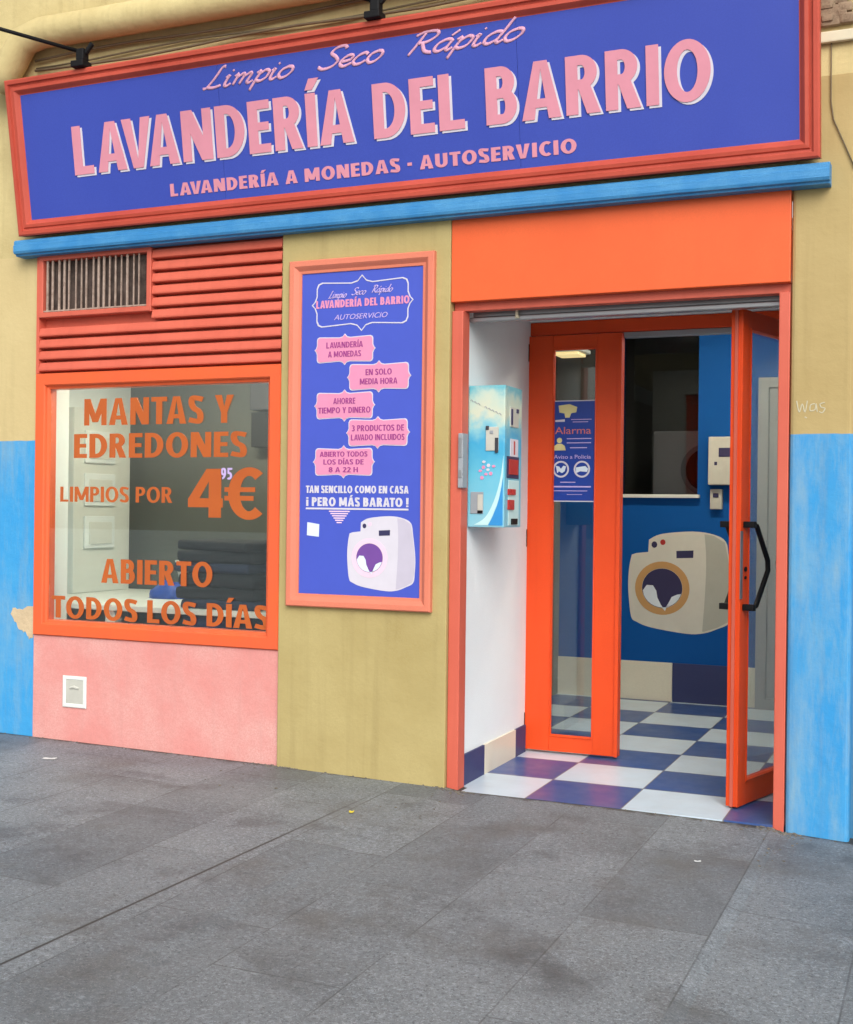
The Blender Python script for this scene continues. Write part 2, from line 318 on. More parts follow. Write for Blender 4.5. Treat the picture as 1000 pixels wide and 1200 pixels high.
# ------------------------------------------------------------------ mesh helpers
class MB:
    def __init__(self): self.bm = bmesh.new()
    def box(self, x0, x1, y0, y1, z0, z1, bev=0.0, seg=2):
        b = bmesh.new()
        bmesh.ops.create_cube(b, size=1)
        for v in b.verts:
            v.co = Vector(((x0+x1)/2+v.co.x*(x1-x0), (y0+y1)/2+v.co.y*(y1-y0), (z0+z1)/2+v.co.z*(z1-z0)))
        if bev: bmesh.ops.bevel(b, geom=b.edges[:], offset=bev, segments=seg, affect='EDGES', profile=.6)
        self._add(b); return self
    def _add(self, b, mtx=None):
        if mtx: bmesh.ops.transform(b, matrix=mtx, verts=b.verts)
        me = bpy.data.meshes.new('tmp'); b.to_mesh(me); b.free(); self.bm.from_mesh(me); bpy.data.meshes.remove(me)
    def poly(self, pts, y0, y1):
        """closed polygon in x,z extruded between y0 (front) and y1 (back)"""
        b = bmesh.new()
        f = b.faces.new([b.verts.new((p[0], y0, p[1])) for p in pts])
        e = bmesh.ops.extrude_face_region(b, geom=[f])
        for v in [g for g in e['geom'] if isinstance(g, bmesh.types.BMVert)]: v.co.y = y1
        bmesh.ops.triangulate(b, faces=[f for f in b.faces if len(f.verts) > 4])
        bmesh.ops.recalc_face_normals(b, faces=b.faces[:])
        self._add(b); return self
    def ring(self, outer, inner, y0, y1):
        n = len(outer); bm = self.bm
        V = [[bm.verts.new((p[0], y, p[1])) for p in L] for L, y in ((outer, y0), (inner, y0), (outer, y1), (inner, y1))]
        for i in range(n):
            j = (i+1) % n
            bm.faces.new((V[0][i], V[0][j], V[1][j], V[1][i])); bm.faces.new((V[2][i], V[3][i], V[3][j], V[2][j]))
            bm.faces.new((V[0][i], V[2][i], V[2][j], V[0][j])); bm.faces.new((V[1][i], V[1][j], V[3][j], V[3][i]))
        return self
    def frame(self, x0, x1, z0, z1, prof):
        """mitred moulding: prof = [(inset from outer edge, y)...] from the back outer corner to the back inner corner"""
        bm = self.bm; rows = []
        for i, y in prof:
            rows.append([bm.verts.new(c) for c in ((x0+i, y, z0+i), (x1-i, y, z0+i), (x1-i, y, z1-i), (x0+i, y, z1-i))])
        for a, b in zip(rows, rows[1:]):
            for k in range(4):
                q = (k+1) % 4; bm.faces.new((a[k], a[q], b[q], b[k]))
        return self
    def tube(self, pts, rads, n=10, flat=None):
        bm = self.bm; pts = [Vector(p) for p in pts]; rings = []
        if not hasattr(rads, '__len__'): rads = [rads]*len(pts)
        ref = None
        for i, p in enumerate(pts):
            d = (pts[min(i+1, len(pts)-1)]-pts[max(i-1, 0)]).normalized()
            if ref is None:
                ref = Vector((0, 1, 0)) if abs(d.y) < .9 else Vector((0, 0, 1))
            s = d.cross(ref).normalized(); u = s.cross(d).normalized(); ref = u
            ring = []
            for k in range(n):
                a = 2*math.pi*k/n; o = s*math.cos(a)*rads[i]+u*math.sin(a)*rads[i]
                if flat: o.y *= flat
                ring.append(bm.verts.new(p+o))
            rings.append(ring)
        for a, b in zip(rings, rings[1:]):
            for k in range(n): bm.faces.new((a[k], a[(k+1) % n], b[(k+1) % n], b[k]))
        bm.faces.new(rings[0]); bm.faces.new(list(reversed(rings[-1]))); return self
    def xform(self, mtx): bmesh.ops.transform(self.bm, matrix=mtx, verts=self.bm.verts); return self
    def build(self, name, ma, parent=None, smooth=False):
        bmesh.ops.recalc_face_normals(self.bm, faces=self.bm.faces[:])
        me = bpy.data.meshes.new(name); self.bm.to_mesh(me); self.bm.free()
        if smooth:
            for p in me.polygons: p.use_smooth = True
        me.materials.append(M[ma] if isinstance(ma, str) else ma)
        o = bpy.data.objects.new(name, me); COL.objects.link(o)
        if parent: o.parent = parent
        return o
def thing(name, label, cat, loc=(0, 0, 0), rot=(0, 0, 0), group=None):
    o = bpy.data.objects.new(name, None); COL.objects.link(o); o.location = loc; o.rotation_euler = rot
    o['label'] = label; o['category'] = cat; o.empty_display_size = .1
    if group: o['group'] = group
    return o
def tag(o, label, cat, group=None):
    o['label'] = label; o['category'] = cat
    if group: o['group'] = group
    return o
def struct(o): o['kind'] = 'structure'; return o
def bx(name, ma, parent, *a, **k): return MB().box(*a, **k).build(name, ma, parent)

def text_mesh(s, bold=0.0, shear=0.0, spacing=1.0):
    cu = bpy.data.curves.new('t', 'FONT'); cu.body = s; cu.offset = bold; cu.shear = shear; cu.space_character = spacing
    cu.resolution_u = 6; cu.fill_mode = 'FRONT'
    o = bpy.data.objects.new('t', cu); COL.objects.link(o)
    dg = C.evaluated_depsgraph_get(); me = bpy.data.meshes.new_from_object(o.evaluated_get(dg))
    bpy.data.objects.remove(o); bpy.data.curves.remove(cu)
    return me
_cap = {}
def capheight(bold):
    if bold not in _cap:
        me = text_mesh('H', bold); z = [v.co.y for v in me.vertices]; _cap[bold] = (min(z), max(z)); bpy.data.meshes.remove(me)
    return _cap[bold]
def text(s, x0, x1, z0, z1, y, th, ma, parent, bold=.012, shear=0.0, spacing=1.0, name='lettering', dy=(0, 0)):
    """letters fitted between x0..x1 with cap height z0..z1, front face at y, th deep"""
    me = text_mesh(s, bold, shear, spacing)
    xs = [v.co.x for v in me.vertices]; lo, hi = capheight(bold)
    sx = (x1-x0)/(max(xs)-min(xs)); sz = (z1-z0)/(hi-lo); mx = min(xs)
    bm = bmesh.new(); bm.from_mesh(me); bpy.data.meshes.remove(me)
    for v in bm.verts: v.co = Vector((x0+(v.co.x-mx)*sx+dy[0], y, z0+(v.co.y-lo)*sz+dy[1]))
    e = bmesh.ops.extrude_face_region(bm, geom=bm.faces[:])
    for v in [g for g in e['geom'] if isinstance(g, bmesh.types.BMVert)]: v.co.y = y+th
    k = MB(); k._add(bm); return k.build(name, ma, parent)

GL = {  # handwritten strokes on a 1-unit ascender: advance, strokes
 'L': (.55, [[(.36, .98), (.26, .96), (.2, .5), (.1, .06), (0, .0)], [(.1, .05), (.3, .0), (.5, .08)]]),
 'i': (.26, [[(0, .42), (.08, .5), (.06, .25), (.08, .04), (.16, 0), (.24, .1)], [(.11, .70), (.13, .76)]]),
 'm': (.64, [[(0, .42), (.09, .5), (.07, .0)], [(.07, .28), (.2, .48), (.28, .42), (.26, 0)], [(.26, .28), (.4, .48), (.48, .42), (.46, .08), (.54, 0), (.62, .1)]]),
 'p': (.42, [[(0, .42), (.1, .5), (.07, .1), (.05, -.4)], [(.07, .28), (.22, .5), (.36, .4), (.34, .12), (.2, 0), (.07, .08)]]),
 'o': (.42, [[(.2, .5), (.06, .4), (.02, .18), (.12, 0), (.26, .04), (.36, .25), (.32, .45), (.2, .5)]]),
 'S': (.5, [[(.5, .86), (.38, 1), (.18, .94), (.12, .72), (.3, .52), (.42, .3), (.34, .08), (.12, .0), (-.05, .12)]]),
 'e': (.38, [[(.06, .22), (.28, .28), (.3, .44), (.18, .5), (.05, .34), (.06, .1), (.2, 0), (.36, .12)]]),
 'c': (.38, [[(.34, .4), (.24, .5), (.1, .42), (.02, .2), (.1, .02), (.24, .02), (.36, .14)]]),
 'R': (.6, [[(.16, .96), (.12, .5), (.06, 0)], [(-.04, .86), (.12, 1), (.4, .98), (.48, .76), (.34, .54), (.12, .5)], [(.22, .52), (.4, .12), (.6, .0)]]),
 'á': (.46, [[(.34, .45), (.2, .5), (.05, .36), (.04, .1), (.16, 0), (.3, .16), (.36, .48)], [(.36, .48), (.32, .1), (.38, 0), (.46, .1)], [(.26, .64), (.38, .86)]]),
 'd': (.46, [[(.34, .45), (.2, .5), (.05, .36), (.04, .1), (.16, 0), (.3, .16), (.36, .48)], [(.4, 1.05), (.36, .5), (.32, .1), (.38, 0), (.46, .1)]]),
}
def spline(P, n=5):
    out = []
    for i in range(len(P)-1):
        a = P[max(i-1, 0)]; b = P[i]; c = P[i+1]; d = P[min(i+2, len(P)-1)]
        for k in range(n):
            t = k/n
            out.append(tuple(.5*((2*b[q])+(c[q]-a[q])*t+(2*a[q]-5*b[q]+4*c[q]-d[q])*t*t+(3*b[q]-a[q]-3*c[q]+d[q])*t**3) for q in (0, 1)))
    out.append(P[-1]); return out
def script(s, x0, x1, z0, h, y, ma, parent, pen=.0055, slant=.38, name='script_lettering'):
    strokes = []; cx = 0
    for ch in s:
        adv, ss = GL[ch]
        for st in ss: strokes.append([(cx+p[0]+slant*p[1], p[1]) for p in spline(st)])
        cx += adv
    lo = min(p[0] for st in strokes for p in st); hi = max(p[0] for st in strokes for p in st)
    k = MB(); sx = (x1-x0)/(hi-lo)
    for i, st in enumerate(strokes):
        pts = [(x0+(p[0]-lo)*sx, y-.0005*(i % 3), z0+p[1]*h) for p in st]; rr = []
        for j in range(len(pts)):
            a = pts[max(j-1, 0)]; b = pts[min(j+1, len(pts)-1)]
            an = math.atan2(b[2]-a[2], b[0]-a[0]); rr.append(pen*(.55+.75*abs(math.sin(an-rad(28)))))
        k.tube(pts, rr, 6, .4)
    return k.build(name, ma, parent, True)

# bold signwriter's capitals built from bars and bows (height 1)
def sign_glyph(ch, w):
    """width and list of outlines; pieces that cross are later set a hair proud of each other"""
    h = w*.84
    R = lambda x0, x1, z0, z1: [(x0, z0), (x1, z0), (x1, z1), (x0, z1)]
    PG = lambda a0, a1, za, b0, b1, zb: [(a0, za), (a1, za), (b1, zb), (b0, zb)]
    def arc(cx, cz, rx, ry, a, b, n=22, wx=None, hx=None):
        wx = wx or w; hx = hx or h; o = []; i_ = []
        for k in range(n+1):
            t = rad(a+(b-a)*k/n); c, s_ = math.cos(t), math.sin(t)
            o.append((cx+rx*c, cz+ry*s_)); i_.append((cx+(rx-wx)*c, cz+(ry-hx)*s_))
        return [[o[k], o[k+1], i_[k+1], i_[k]] for k in range(n)]
    def stroke(P, ww):
        P = spline(P, 6); L_ = []; R_ = []
        for j in range(len(P)):
            a = P[max(j-1, 0)]; b = P[min(j+1, len(P)-1)]; dx, dz = b[0]-a[0], b[1]-a[1]; q = math.hypot(dx, dz) or 1
            k = ww/2*(.86+.14*abs(dz/q)); L_.append((P[j][0]-dz/q*k, P[j][1]+dx/q*k)); R_.append((P[j][0]+dz/q*k, P[j][1]-dx/q*k))
        return [[L_[k], L_[k+1], R_[k+1], R_[k]] for k in range(len(P)-1)]
    base = {'Í': 'I', 'Á': 'A'}.get(ch, ch)
    if base == 'L': W = .46; G = [[R(0, w, 0, 1)], [R(w, W, 0, h)]]
    elif base == 'A':
        W = .50+w*.85; c = W/2
        G = [[PG(0, w*1.06, 0, c-w*.56, c+w*.1, 1)], [PG(W-w*1.06, W, 0, c-w*.1, c+w*.56, 1)], [R(W*.22, W*.78, .20, .20+h*.9)]]
    elif base == 'V':
        W = .48+w*.85; c = W/2
        G = [[PG(0, w*1.06, 1, c-w*.56, c+w*.1, 0)], [PG(W-w*1.06, W, 1, c-w*.1, c+w*.56, 0)]]
    elif base == 'N': W = .50+w*.75; G = [[R(0, w*.94, 0, 1)], [R(W-w*.94, W, 0, 1)], [PG(0, w*1.2, 1, W-w*1.2, W, 0)]]
    elif base == 'M':
        W = .62+w*.95; c = W/2
        G = [[R(0, w*.92, 0, 1)], [R(W-w*.92, W, 0, 1)], [PG(0, w*1.1, 1, c-w*.5, c+w*.5, .12)], [PG(W-w*1.1, W, 1, c-w*.5, c+w*.5, .12)]]
    elif base == 'D': W = .46+w*.75; rx = W*.62; G = [[R(0, w, 0, 1)], [R(w, W-rx, 0, h), R(w, W-rx, 1-h, 1)]+[*arc(W-rx, .5, rx, .5, -90, 90)]]
    elif base == 'E': W = .34+w*.55; G = [[R(0, w, 0, 1)], [R(w, W, 0, h), R(w, W, 1-h, 1), R(w, W*.94, .5-h*.42, .5+h*.5)]]
    elif base in 'RP':
        W = .36+w*.8; zb = .42; ry = (1-zb)/2; rx = min(W*.5, ry*1.1)
        G = [[R(0, w, 0, 1)], [R(w, W-rx, zb, zb+h), R(w, W-rx, 1-h, 1)]+arc(W-rx, (1+zb)/2, rx, ry, -90, 90)]
        if base == 'R': W2 = W+.05; G += [[PG(W2-w*1.12, W2, 0, W*.36, W*.36+w*1.05, zb+h*.5)]]; W = W2
    elif base == 'B':
        W = .38+w*.8; zm = .53; r1 = (1-zm+h*.5)/2; r2_ = (zm+h*.5)/2; a1 = W*.46; W1 = W*.94
        G = [[R(0, w, 0, 1)], [R(w, W1-a1, 1-h, 1), R(w, W1-a1, 1-2*r1, 1-2*r1+h)]+arc(W1-a1, 1-r1, a1, r1, -90, 90),
             [R(w, W-a1, 0, h), R(w, W-a1, 2*r2_-h, 2*r2_)]+arc(W-a1, r2_, a1, r2_, -90, 90)]
    elif base == 'I': W = w; G = [[R(0, w, 0, 1)]]
    elif base == 'O': W = .58+w*.7; G = [arc(W/2, .5, W/2, .515, 0, 360, 40)]
    elif base == 'C': W = .46+w*.5; G = [arc(W*.62, .5, W*.62, .515, 52, 308, 30)]
    elif base == '€': W = .56+w*.4; G = [arc(W*.66, .5, W*.56, .515, 50, 310, 30), [R(0, W*.82, .53, .53+h*.55)], [R(0, W*.78, .36, .36+h*.55)]]
    elif base == 'S': W = .36+w*.6; q = w*.45; G = [stroke([(W-.02, .86), (W*.6, 1-q), (W*.25, .93-q*.2), (q, .73), (W*.36, .55), (W*.68, .44), (W-q, .27), (W*.74, .06+q*.3), (W*.4, q), (.01, .14)], w)]
    elif base == 'T': W = .44+w*.5; G = [[R(0, W, 1-h, 1)], [R(W/2-w/2, W/2+w/2, 0, 1-h)]]
    elif base == 'U': W = .46+w*.75; G = [[R(0, w, .34, 1), R(W-w, W, .34, 1)]+arc(W/2, .34, W/2, .35, 180, 360)]
    elif base == 'Y': W = .46+w*.8; c = W/2; G = [[R(c-w/2, c+w/2, 0, .42)], [PG(0, w*1.1, 1, c-w/2, c+w*.2, .38)], [PG(W-w*1.1, W, 1, c-w*.2, c+w/2, .38)]]
    elif base == 'H': W = .48+w*.75; G = [[R(0, w, 0, 1), R(W-w, W, 0, 1)], [R(w, W-w, .5-h*.4, .5+h*.5)]]
    elif base == '4': W = .52+w*.5; G = [[R(W*.60, W*.60+w, 0, 1)], [R(0, W, .21, .21+h)], [PG(0, w*.9, .21+h*.9, W*.60-w*.2, W*.60+w*.55, 1)]]
    elif base == '5': W = .5; G = [[R(.05, W, 1-h, 1)], [R(.05, .05+w*.8, .5, 1)], arc(W*.4, .32, W*.6, .33, -130, 120)]
    elif base == '9': W = .54; G = [arc(W/2, .68, W/2, .33, 0, 360), arc(W*.2, .6, W*.8, .6, -80, 10)]
    elif base == '8': W = .54; G = [arc(W/2, .74, W*.46, .27, 0, 360), arc(W/2, .28, W/2, .29, 0, 360)]
    elif base == '3': W = .5; G = [arc(W*.45, .74, W*.5, .27, -90, 140), arc(W*.45, .28, W*.55, .29, -140, 90)]
    elif base == '2': W = .5; G = [arc(W*.5, .7, W*.5, .31, -20, 160), [PG(0, w*1.2, h*.7, W-w*1.1, W-w*.1, .62)], [R(0, W, 0, h)]]
    elif base == '!': W = w; G = [[R(0, w, .28, 1)], [R(0, w, 0, .18)]]
    elif base == '¡': W = w; G = [[R(0, w, 0, .72)], [R(0, w, .82, 1)]]
    elif base == '·': W = w; G = [[R(0, w, .36, .36+w)]]
    else: W = .28; G = []
    if ch in 'ÍÁ':
        c = W/2; G = G+[[PG(c-w*.5, c+w*.25, 1.06, c-w*.05, c+w*.95, 1.27)]]
    return W, G
KERN = {'LA': -.02, 'AV': .15, 'VA': .15, 'TA': .1, 'AT': .1, 'ÍA': .03, 'RT': .02, 'TO': .04, 'LO': .02, 'AD': .0, 'RV': .06, 'RA': .02, 'DÍ': .0, 'RÍ': .0}
def signtext(s, x0, x1, z0, z1, y, th, ma, parent, w=.2, gap=.09, name='lettering', dy=(0, 0), wspace=.3):
    """one part per word"""
    cx = 0; words = [[]]; prev = ''
    for ch in s:
        if ch == ' ':
            prev = ''
            cx += wspace; words.append([]); continue
        W, G = sign_glyph(ch, w); pr2 = prev+ch; prev = ch
        cx -= KERN.get(pr2, 0)
        for gi, g in enumerate(G): words[-1].append((gi, [[(cx+p[0], p[1]) for p in poly] for poly in g]))
        cx += W+gap
    sx = (x1-x0)/(cx-gap); sz = z1-z0
    for parts in words:
        b = bmesh.new()
        for gi, polys in parts:
            yy = y-gi*th*.06
            for P in polys:
                ar = sum(P[i][0]*P[(i+1) % len(P)][1]-P[(i+1) % len(P)][0]*P[i][1] for i in range(len(P)))
                if ar < 0: P = P[::-1]
                F = [b.verts.new((x0+p[0]*sx+dy[0], yy, z0+p[1]*sz+dy[1])) for p in P]
                K = [b.verts.new((v.co.x, y+th, v.co.z)) for v in F]
                b.faces.new(F); n = len(F)
                for i in range(n): b.faces.new((F[i], K[i], K[(i+1) % n], F[(i+1) % n]))
        me = bpy.data.meshes.new(name); b.to_mesh(me); b.free(); me.materials.append(M[ma])
        o = bpy.data.objects.new(name, me); COL.objects.link(o); o.parent = parent

# ------------------------------------------------------------------ the setting: ground, floors
GX = [-60, -9, -5.13, -3.242, -2.287, -2.2, -1.38, -.72, -.67, -.39, 1, 60]
GZ = [.10, .08, .046, .028, .011, -.001, -.002, -.010, -.024, -.038, -.05, -.06]
bm = bmesh.new(); ys = [.08, 0, -1, -2, -4, -8, -16, -60]
xs = GX
rows = [[bm.verts.new((x, y, z+y*.004)) for x, z in zip(xs, GZ)] for y in ys]
for a, b in zip(rows, rows[1:]):
    for k in range(len(xs)-1): bm.faces.new((a[k], b[k], b[k+1], a[k+1]))
me = bpy.data.meshes.new('sidewalk'); bm.to_mesh(me); bm.free(); me.materials.append(M['pave'])
sw = bpy.data.objects.new('sidewalk', me); COL.objects.link(sw); struct(sw)
fl = MB().box(-2.25, -.664, .003, 1.2, -.3, 0).box(-5.1, -.3, 1.2, 4.6, -.3, 0).box(-5.6, -2.9, .255, 1.2, -.3, 0).build('shop_floor', 'tiles'); struct(fl)

# ------------------------------------------------------------------ the shop building
bld = thing('shop_building', 'laundry shopfront with yellow and sky blue painted walls, pink plinth and orange doorway', 'building', (0, 0, 0))
MB().box(-9, -4.89, 0, .25, -.4, 2.84).build('wall', 'yellow', bld)
MB().box(-9, -.39, 0.002, .25, 2.84, 6.5).build('upper_wall', 'yellow_up', bld)
pr = MB().box(-.662, -.39, 0, .5, -.4, 3.335, bev=.03, seg=4).build('pier', 'tan', bld)
bx('pilaster', 'olive', bld, -3.245, -2.288, -.022, .25, -.4, 2.839, bev=.006)
bx('plinth', 'pink', bld, -4.888, -3.247, -.004, .25, -.4, .637, bev=.004)
bx('lintel_panel', 'orange', bld, -2.286, -.664, -.016, .0295, 2.42, 2.838, bev=.004)
# bare plaster patch where blue paint has come off
random.seed(3)
pp = [(-4.893, .80), (-4.94, .80), (-4.985, .775), (-5.045, .79), (-5.06, .745), (-5.02, .70), (-4.995, .655), (-4.955, .648), (-4.92, .612), (-4.893, .62)]
pp2 = []
for i in range(len(pp)):
    a, b = pp[i], pp[(i+1) % len(pp)]
    for k in range(4):
        t = k/4; j = .006 if a[0] < -4.9 else 0
        pp2.append((min(-4.892, a[0]+(b[0]-a[0])*t+random.uniform(-j, j)), a[1]+(b[1]-a[1])*t+random.uniform(-j, j)))
MB().poly(pp2, -.003, .01).build('bare_patch', 'bareplaster', bld)
# spray tag on the tan pier
g = MB()
for st in ([(0, .05), (.012, .0), (.024, .036), (.036, 0), (.046, .05)], [(.078, .036), (.06, .03), (.058, .006), (.078, .01), (.082, .036), (.088, .0)],
           [(.12, .04), (.1, .034), (.104, .02), (.12, .014), (.11, -.004), (.096, .0)], [(.035, -.022), (.045, -.026)]):
    g.tube([(-.632+p[0], -.001, 1.842+p[1]) for p in spline(st)], .0026, 6, .3)
g.build('graffiti', 'greyprint', bld)

# ledge strip under the sign
k = MB(); b_ = bmesh.new()
prof = [(-.0, 2.826), (-.075, 2.826), (-.078, 2.835), (-.094, 2.838), (-.1, 2.85), (-.1, 2.884), (-.094, 2.888), (-.094, 2.908), (-.085, 2.916), (0, 2.92)]
L0 = [b_.verts.new((-4.985, y, z)) for y, z in prof]; L1 = [b_.verts.new((-.496, y, z)) for y, z in prof]
for i in range(len(prof)):
    j = (i+1) % len(prof); b_.faces.new((L0[i], L0[j], L1[j], L1[i]))
b_.faces.new(L0); b_.faces.new(list(reversed(L1)))
k._add(b_); k.build('ledge', 'strip', bld)

# display window
win = MB().frame(-4.884, -3.248, .638, 2.150, [(0, .06), (0, -.012), (.006, -.02), (.064, -.02), (.07, -.014), (.074, .0), (.088, .006), (.09, .06)]).build('display_window', 'winframe', bld)
bx('pane', 'glass', win, -4.793, -3.339+.05, .012, .02, .728, 2.06)
# correct inner opening: a slimmer pane sits in the rebate
bx('reveal', 'vest', win, -4.8895, -4.876, .062, .27, .64, 2.15)
def wt(s, x0, x1, z0, z1, **k): return signtext(s, x0, x1, z0, z1, .0095, .002, k.pop('ma', 'vinyl'), win, **k)
wt('MANTAS Y', -4.552, -3.555, 1.847, 1.998, w=0.2)
wt('EDREDONES', -4.622, -3.472, 1.662, 1.799, w=0.2)
wt('LIMPIOS POR', -4.717, -3.945, 1.411, 1.498, w=0.17)
wt('4', -3.84, -3.617, 1.333, 1.598, w=0.22)
wt('€', -3.606, -3.373, 1.328, 1.602, w=0.2)
wt('95', -3.632, -3.560, 1.54, 1.603, ma='lilac', w=0.2)
wt('ABIERTO', -4.42, -3.678, .954, 1.090, w=0.2)
wt('TODOS LOS DÍAS', -4.770, -3.322, .742, .868, w=0.2)

# louvre panel above the window
lv = MB()
n = 10; z0, z1 = 2.158, 2.826; h = (z1-z0)/n
for i in range(n):
    za = z0+i*h
    x0 = -4.862 if za+h < 2.475 else -4.078
    lv.poly([(0, 0), (0, 0), (0, 0)], 0, 0) if False else None
    bb = bmesh.new()
    pr_ = [(.03, za+.005), (-.009, za+.006), (-.015, za+.010), (-.016, za+.018), (-.008, za+.052), (-.003, za+.056), (.03, za+.057)]
    A = [bb.verts.new((x0, y, z)) for y, z in pr_]; B = [bb.verts.new((-3.252, y, z)) for y, z in pr_]
    for q in range(len(pr_)):
        w_ = (q+1) % len(pr_); bb.faces.new((A[q], A[w_], B[w_], B[q]))
    bb.faces.new(A); bb.faces.new(list(reversed(B))); lv._add(bb)
lv.box(-4.884, -3.249, .045, .06, 2.152, 2.838)
lv.box(-4.884, -4.863, -.014, .045, 2.152, 2.838)
lv.build('louver_panel', 'louver', bld)
# ventilation grille let into the louvres
gr = MB().frame(-4.861, -4.079, 2.472, 2.830, [(0, .044), (0, -.022), (.004, -.026), (.026, -.026), (.03, -.022), (.032, .044)]).build('vent_grille', 'salmon', bld)
gb = MB(); random.seed(5)
for i in range(17):
    x = -4.81+.0405*i+random.uniform(-.006, .006); ww = random.choice((.003, .004, .006))
    gb.box(x-ww, x+ww, -.014, -.006, 2.495, 2.806)
gb.box(-4.834, -4.105, -.018, -.0145, 2.505, 2.513)
gb.build('bars', 'rust', gr); gb = MB()
V = [[gb.bm.verts.new((-4.838+.0185*i, .026-.022*max(0, mn.noise(Vector((i*.21, j*.3, 4)))+.25)-.006*mn.noise(Vector((i*.9, j*.9, 1))), 2.492+.0211*j)) for i in range(41)] for j in range(16)]
for j in range(15):
    for i in range(40): gb.bm.faces.new((V[j][i], V[j][i+1], V[j+1][i+1], V[j+1][i]))
gb.build('stuffing', 'stuffing', gr, True)
bx('backing', 'dark', gr, -4.84, -4.1, .03, .044, 2.49, 2.81)

# shop entrance frame
ef = MB()
ef.box(-2.286, -2.226, 0, .09, -.3, 2.378, bev=.005).box(-.712, -.664, 0, .09, -.3, 2.378, bev=.005)
ef.box(-2.286, -.664, .03, .092, 2.379, 2.425, bev=.005)
ef.build('entrance_frame', 'salmon', bld)

# vestibule shell
MB().box(-2.55, -2.25, .09, 1.25, 0, 2.7).build('vestibule_wall', 'vest', bld)
MB().box(-.64, -.52, .09, 1.25, 0, 2.7).build('vestibule_wall', 'vest', bld)
bx('vestibule_ceiling', 'ceil', bld, -2.25, -.64, .22, 1.11, 2.56, 2.7)
bx('door_transom_wall', 'vest', bld, -2.25, -.64, 1.11, 1.25, 2.482, 2.7)
for a_, b_ in ((.09, .41), (.912, 1.085)): bx('skirting_tile', 'navytile', bld, -2.25, -2.238, a_, b_, 0, .155)
MB().box(-2.25, -2.238, .412, .91, 0, .155).build('skirting_tile', 'cream', bld)
bx('skirting_tile', 'cream', bld, -.652, -.64, .09, 1.1, 0, .155)

# inner door set
hd = MB().box(-2.25, -.64, 1.12, 1.19, 2.405, 2.48, bev=.004).box(-.70, -.64, 1.12, 1.19, 0, 2.404, bev=.004).build('inner_door_frame', 'leaf', bld)
bx('door_track', 'steel', bld, -1.70, -.70, 1.13, 1.18, 2.372, 2.4035, bev=.003)
def leaf(name, label, W, H, stile, top, bot, mid=None):
    d = bpy.data.objects.new(name, None); COL.objects.link(d); d.parent = bld; d['label'] = label
    f = MB().box(0, stile, -.03, .03, 0, H, bev=.004).box(W-stile, W, -.03, .03, 0, H, bev=.004)
    f.box(stile, W-stile, -.027, .027, 0, bot, bev=.003).box(stile, W-stile, -.027, .027, H-top, H, bev=.003)
    f.frame(stile-.001, W-stile+.001, bot-.001, H-top+.001, [(0, -.012), (0, -.032), (.006, -.034), (.012, -.02), (.012, -.008)])
    f.build('frame', 'leaf', d)
    bx('pane', 'doorglass', d, stile-.005, W-stile+.005, -.004, .004, bot-.005, H-top+.005)
    return d
ld = leaf('fixed_door', 'narrow shut orange glazed door leaf', .55, 2.385, .145, .075, .085)
ld.location = (-2.252, 1.13, .014)
for z in (.16, 1.22, 2.29): MB().tube([(-.004, -.036, z-.05), (-.004, -.036, z+.05)], .009, 8).build('hinge', 'black', ld)
MB().box(.53, .552, -.045, -.0305, 0, 2.36, bev=.003).build('cover_strip', 'leaf', ld)
rd = leaf('open_door', 'orange glazed door leaf standing open outwards', .955, 2.345, .085, .085, .11)
ang = math.atan2(1.15-.235, -.655+.93)     # leaf direction, free edge towards the street
rd.location = (-.932, .238, .008); rd.rotation_euler = (0, 0, ang)
MB().box(-.006, .0, -.008, .008, 0, 2.345).build('edge_strip', 'salmon', rd)
for sgn in (-1, 1):
    hh = MB(); y = sgn*.075
    hh.box(.022, .052, min(sgn*.031, sgn*.088), max(sgn*.031, sgn*.088), 1.315, 1.345, bev=.004).box(.022, .052, min(sgn*.031, sgn*.088), max(sgn*.031, sgn*.088), .925, .955, bev=.004)
    hh.tube([(.037, y, 1.33), (.075, y, 1.325), (.20, y, 1.16), (.205, y, 1.11), (.075, y, .945), (.037, y, .94)], .0125, 10)
    hh.build('handle', 'black', rd, True)
lk = MB().box(-.004, .02, -.0335, -.0305, .98, 1.30).build('lock_plate', 'steel', rd)
for z, q in ((1.12, .012), (1.08, .008)): MB().tube([(.045, -.034, z), (.045, -.039, z)], q, 10).build('keyhole', 'black', rd)

# inside the shop
MB().box(-5.1, -2.28, 3.35, 3.5, 0, 2.95).box(-1.70, -.3, 3.35, 3.5, 0, 2.95).box(-2.28, -1.70, 3.35, 3.5, 0, 1.50).box(-2.28, -1.70, 3.35, 3.5, 2.76, 2.95).build('back_wall', 'shopblue', bld)
MB().box(-2.9, -2.74, 1.25, 3.35, 0, 2.95).build('partition_wall', 'greywall', bld)
MB().box(-.52, -.36, 1.25, 3.35, 0, 2.95).build('partition_wall', 'vest', bld)
MB().box(-5.1, -.3, 1.25, 4.6, 2.86, 3.0).build('shop_ceiling', 'ceil', bld)
MB().box(-5.1, -.3, 4.4, 4.55, 0, 2.86).box(-5.1, -2.9, 3.5, 4.4, 0, 2.86).box(-1.2, -.3, 3.5, 4.4, 0, 2.86).build('back_room_wall', 'greywall', bld)
MB().box(-2.31, -1.68, 3.30, 3.35, 1.50, 1.525, bev=.003).build('hatch_sill', 'cabinet', bld)
MB().box(-2.74, -2.30, 3.0, 3.348, 2.14, 2.858).build('added_dark_box', 'dark_box', bld)  # dark box added to give the narrow door glass its grey top
bx('hatch_pane', 'darkglass', bld, -2.28, -1.70, 3.42, 3.428, 1.5, 2.76)
st = MB()
st.box(-1.862, -1.36, 3.335, 3.35, 0, .285, bev=.002).build('skirting_tile', 'navytile', bld)
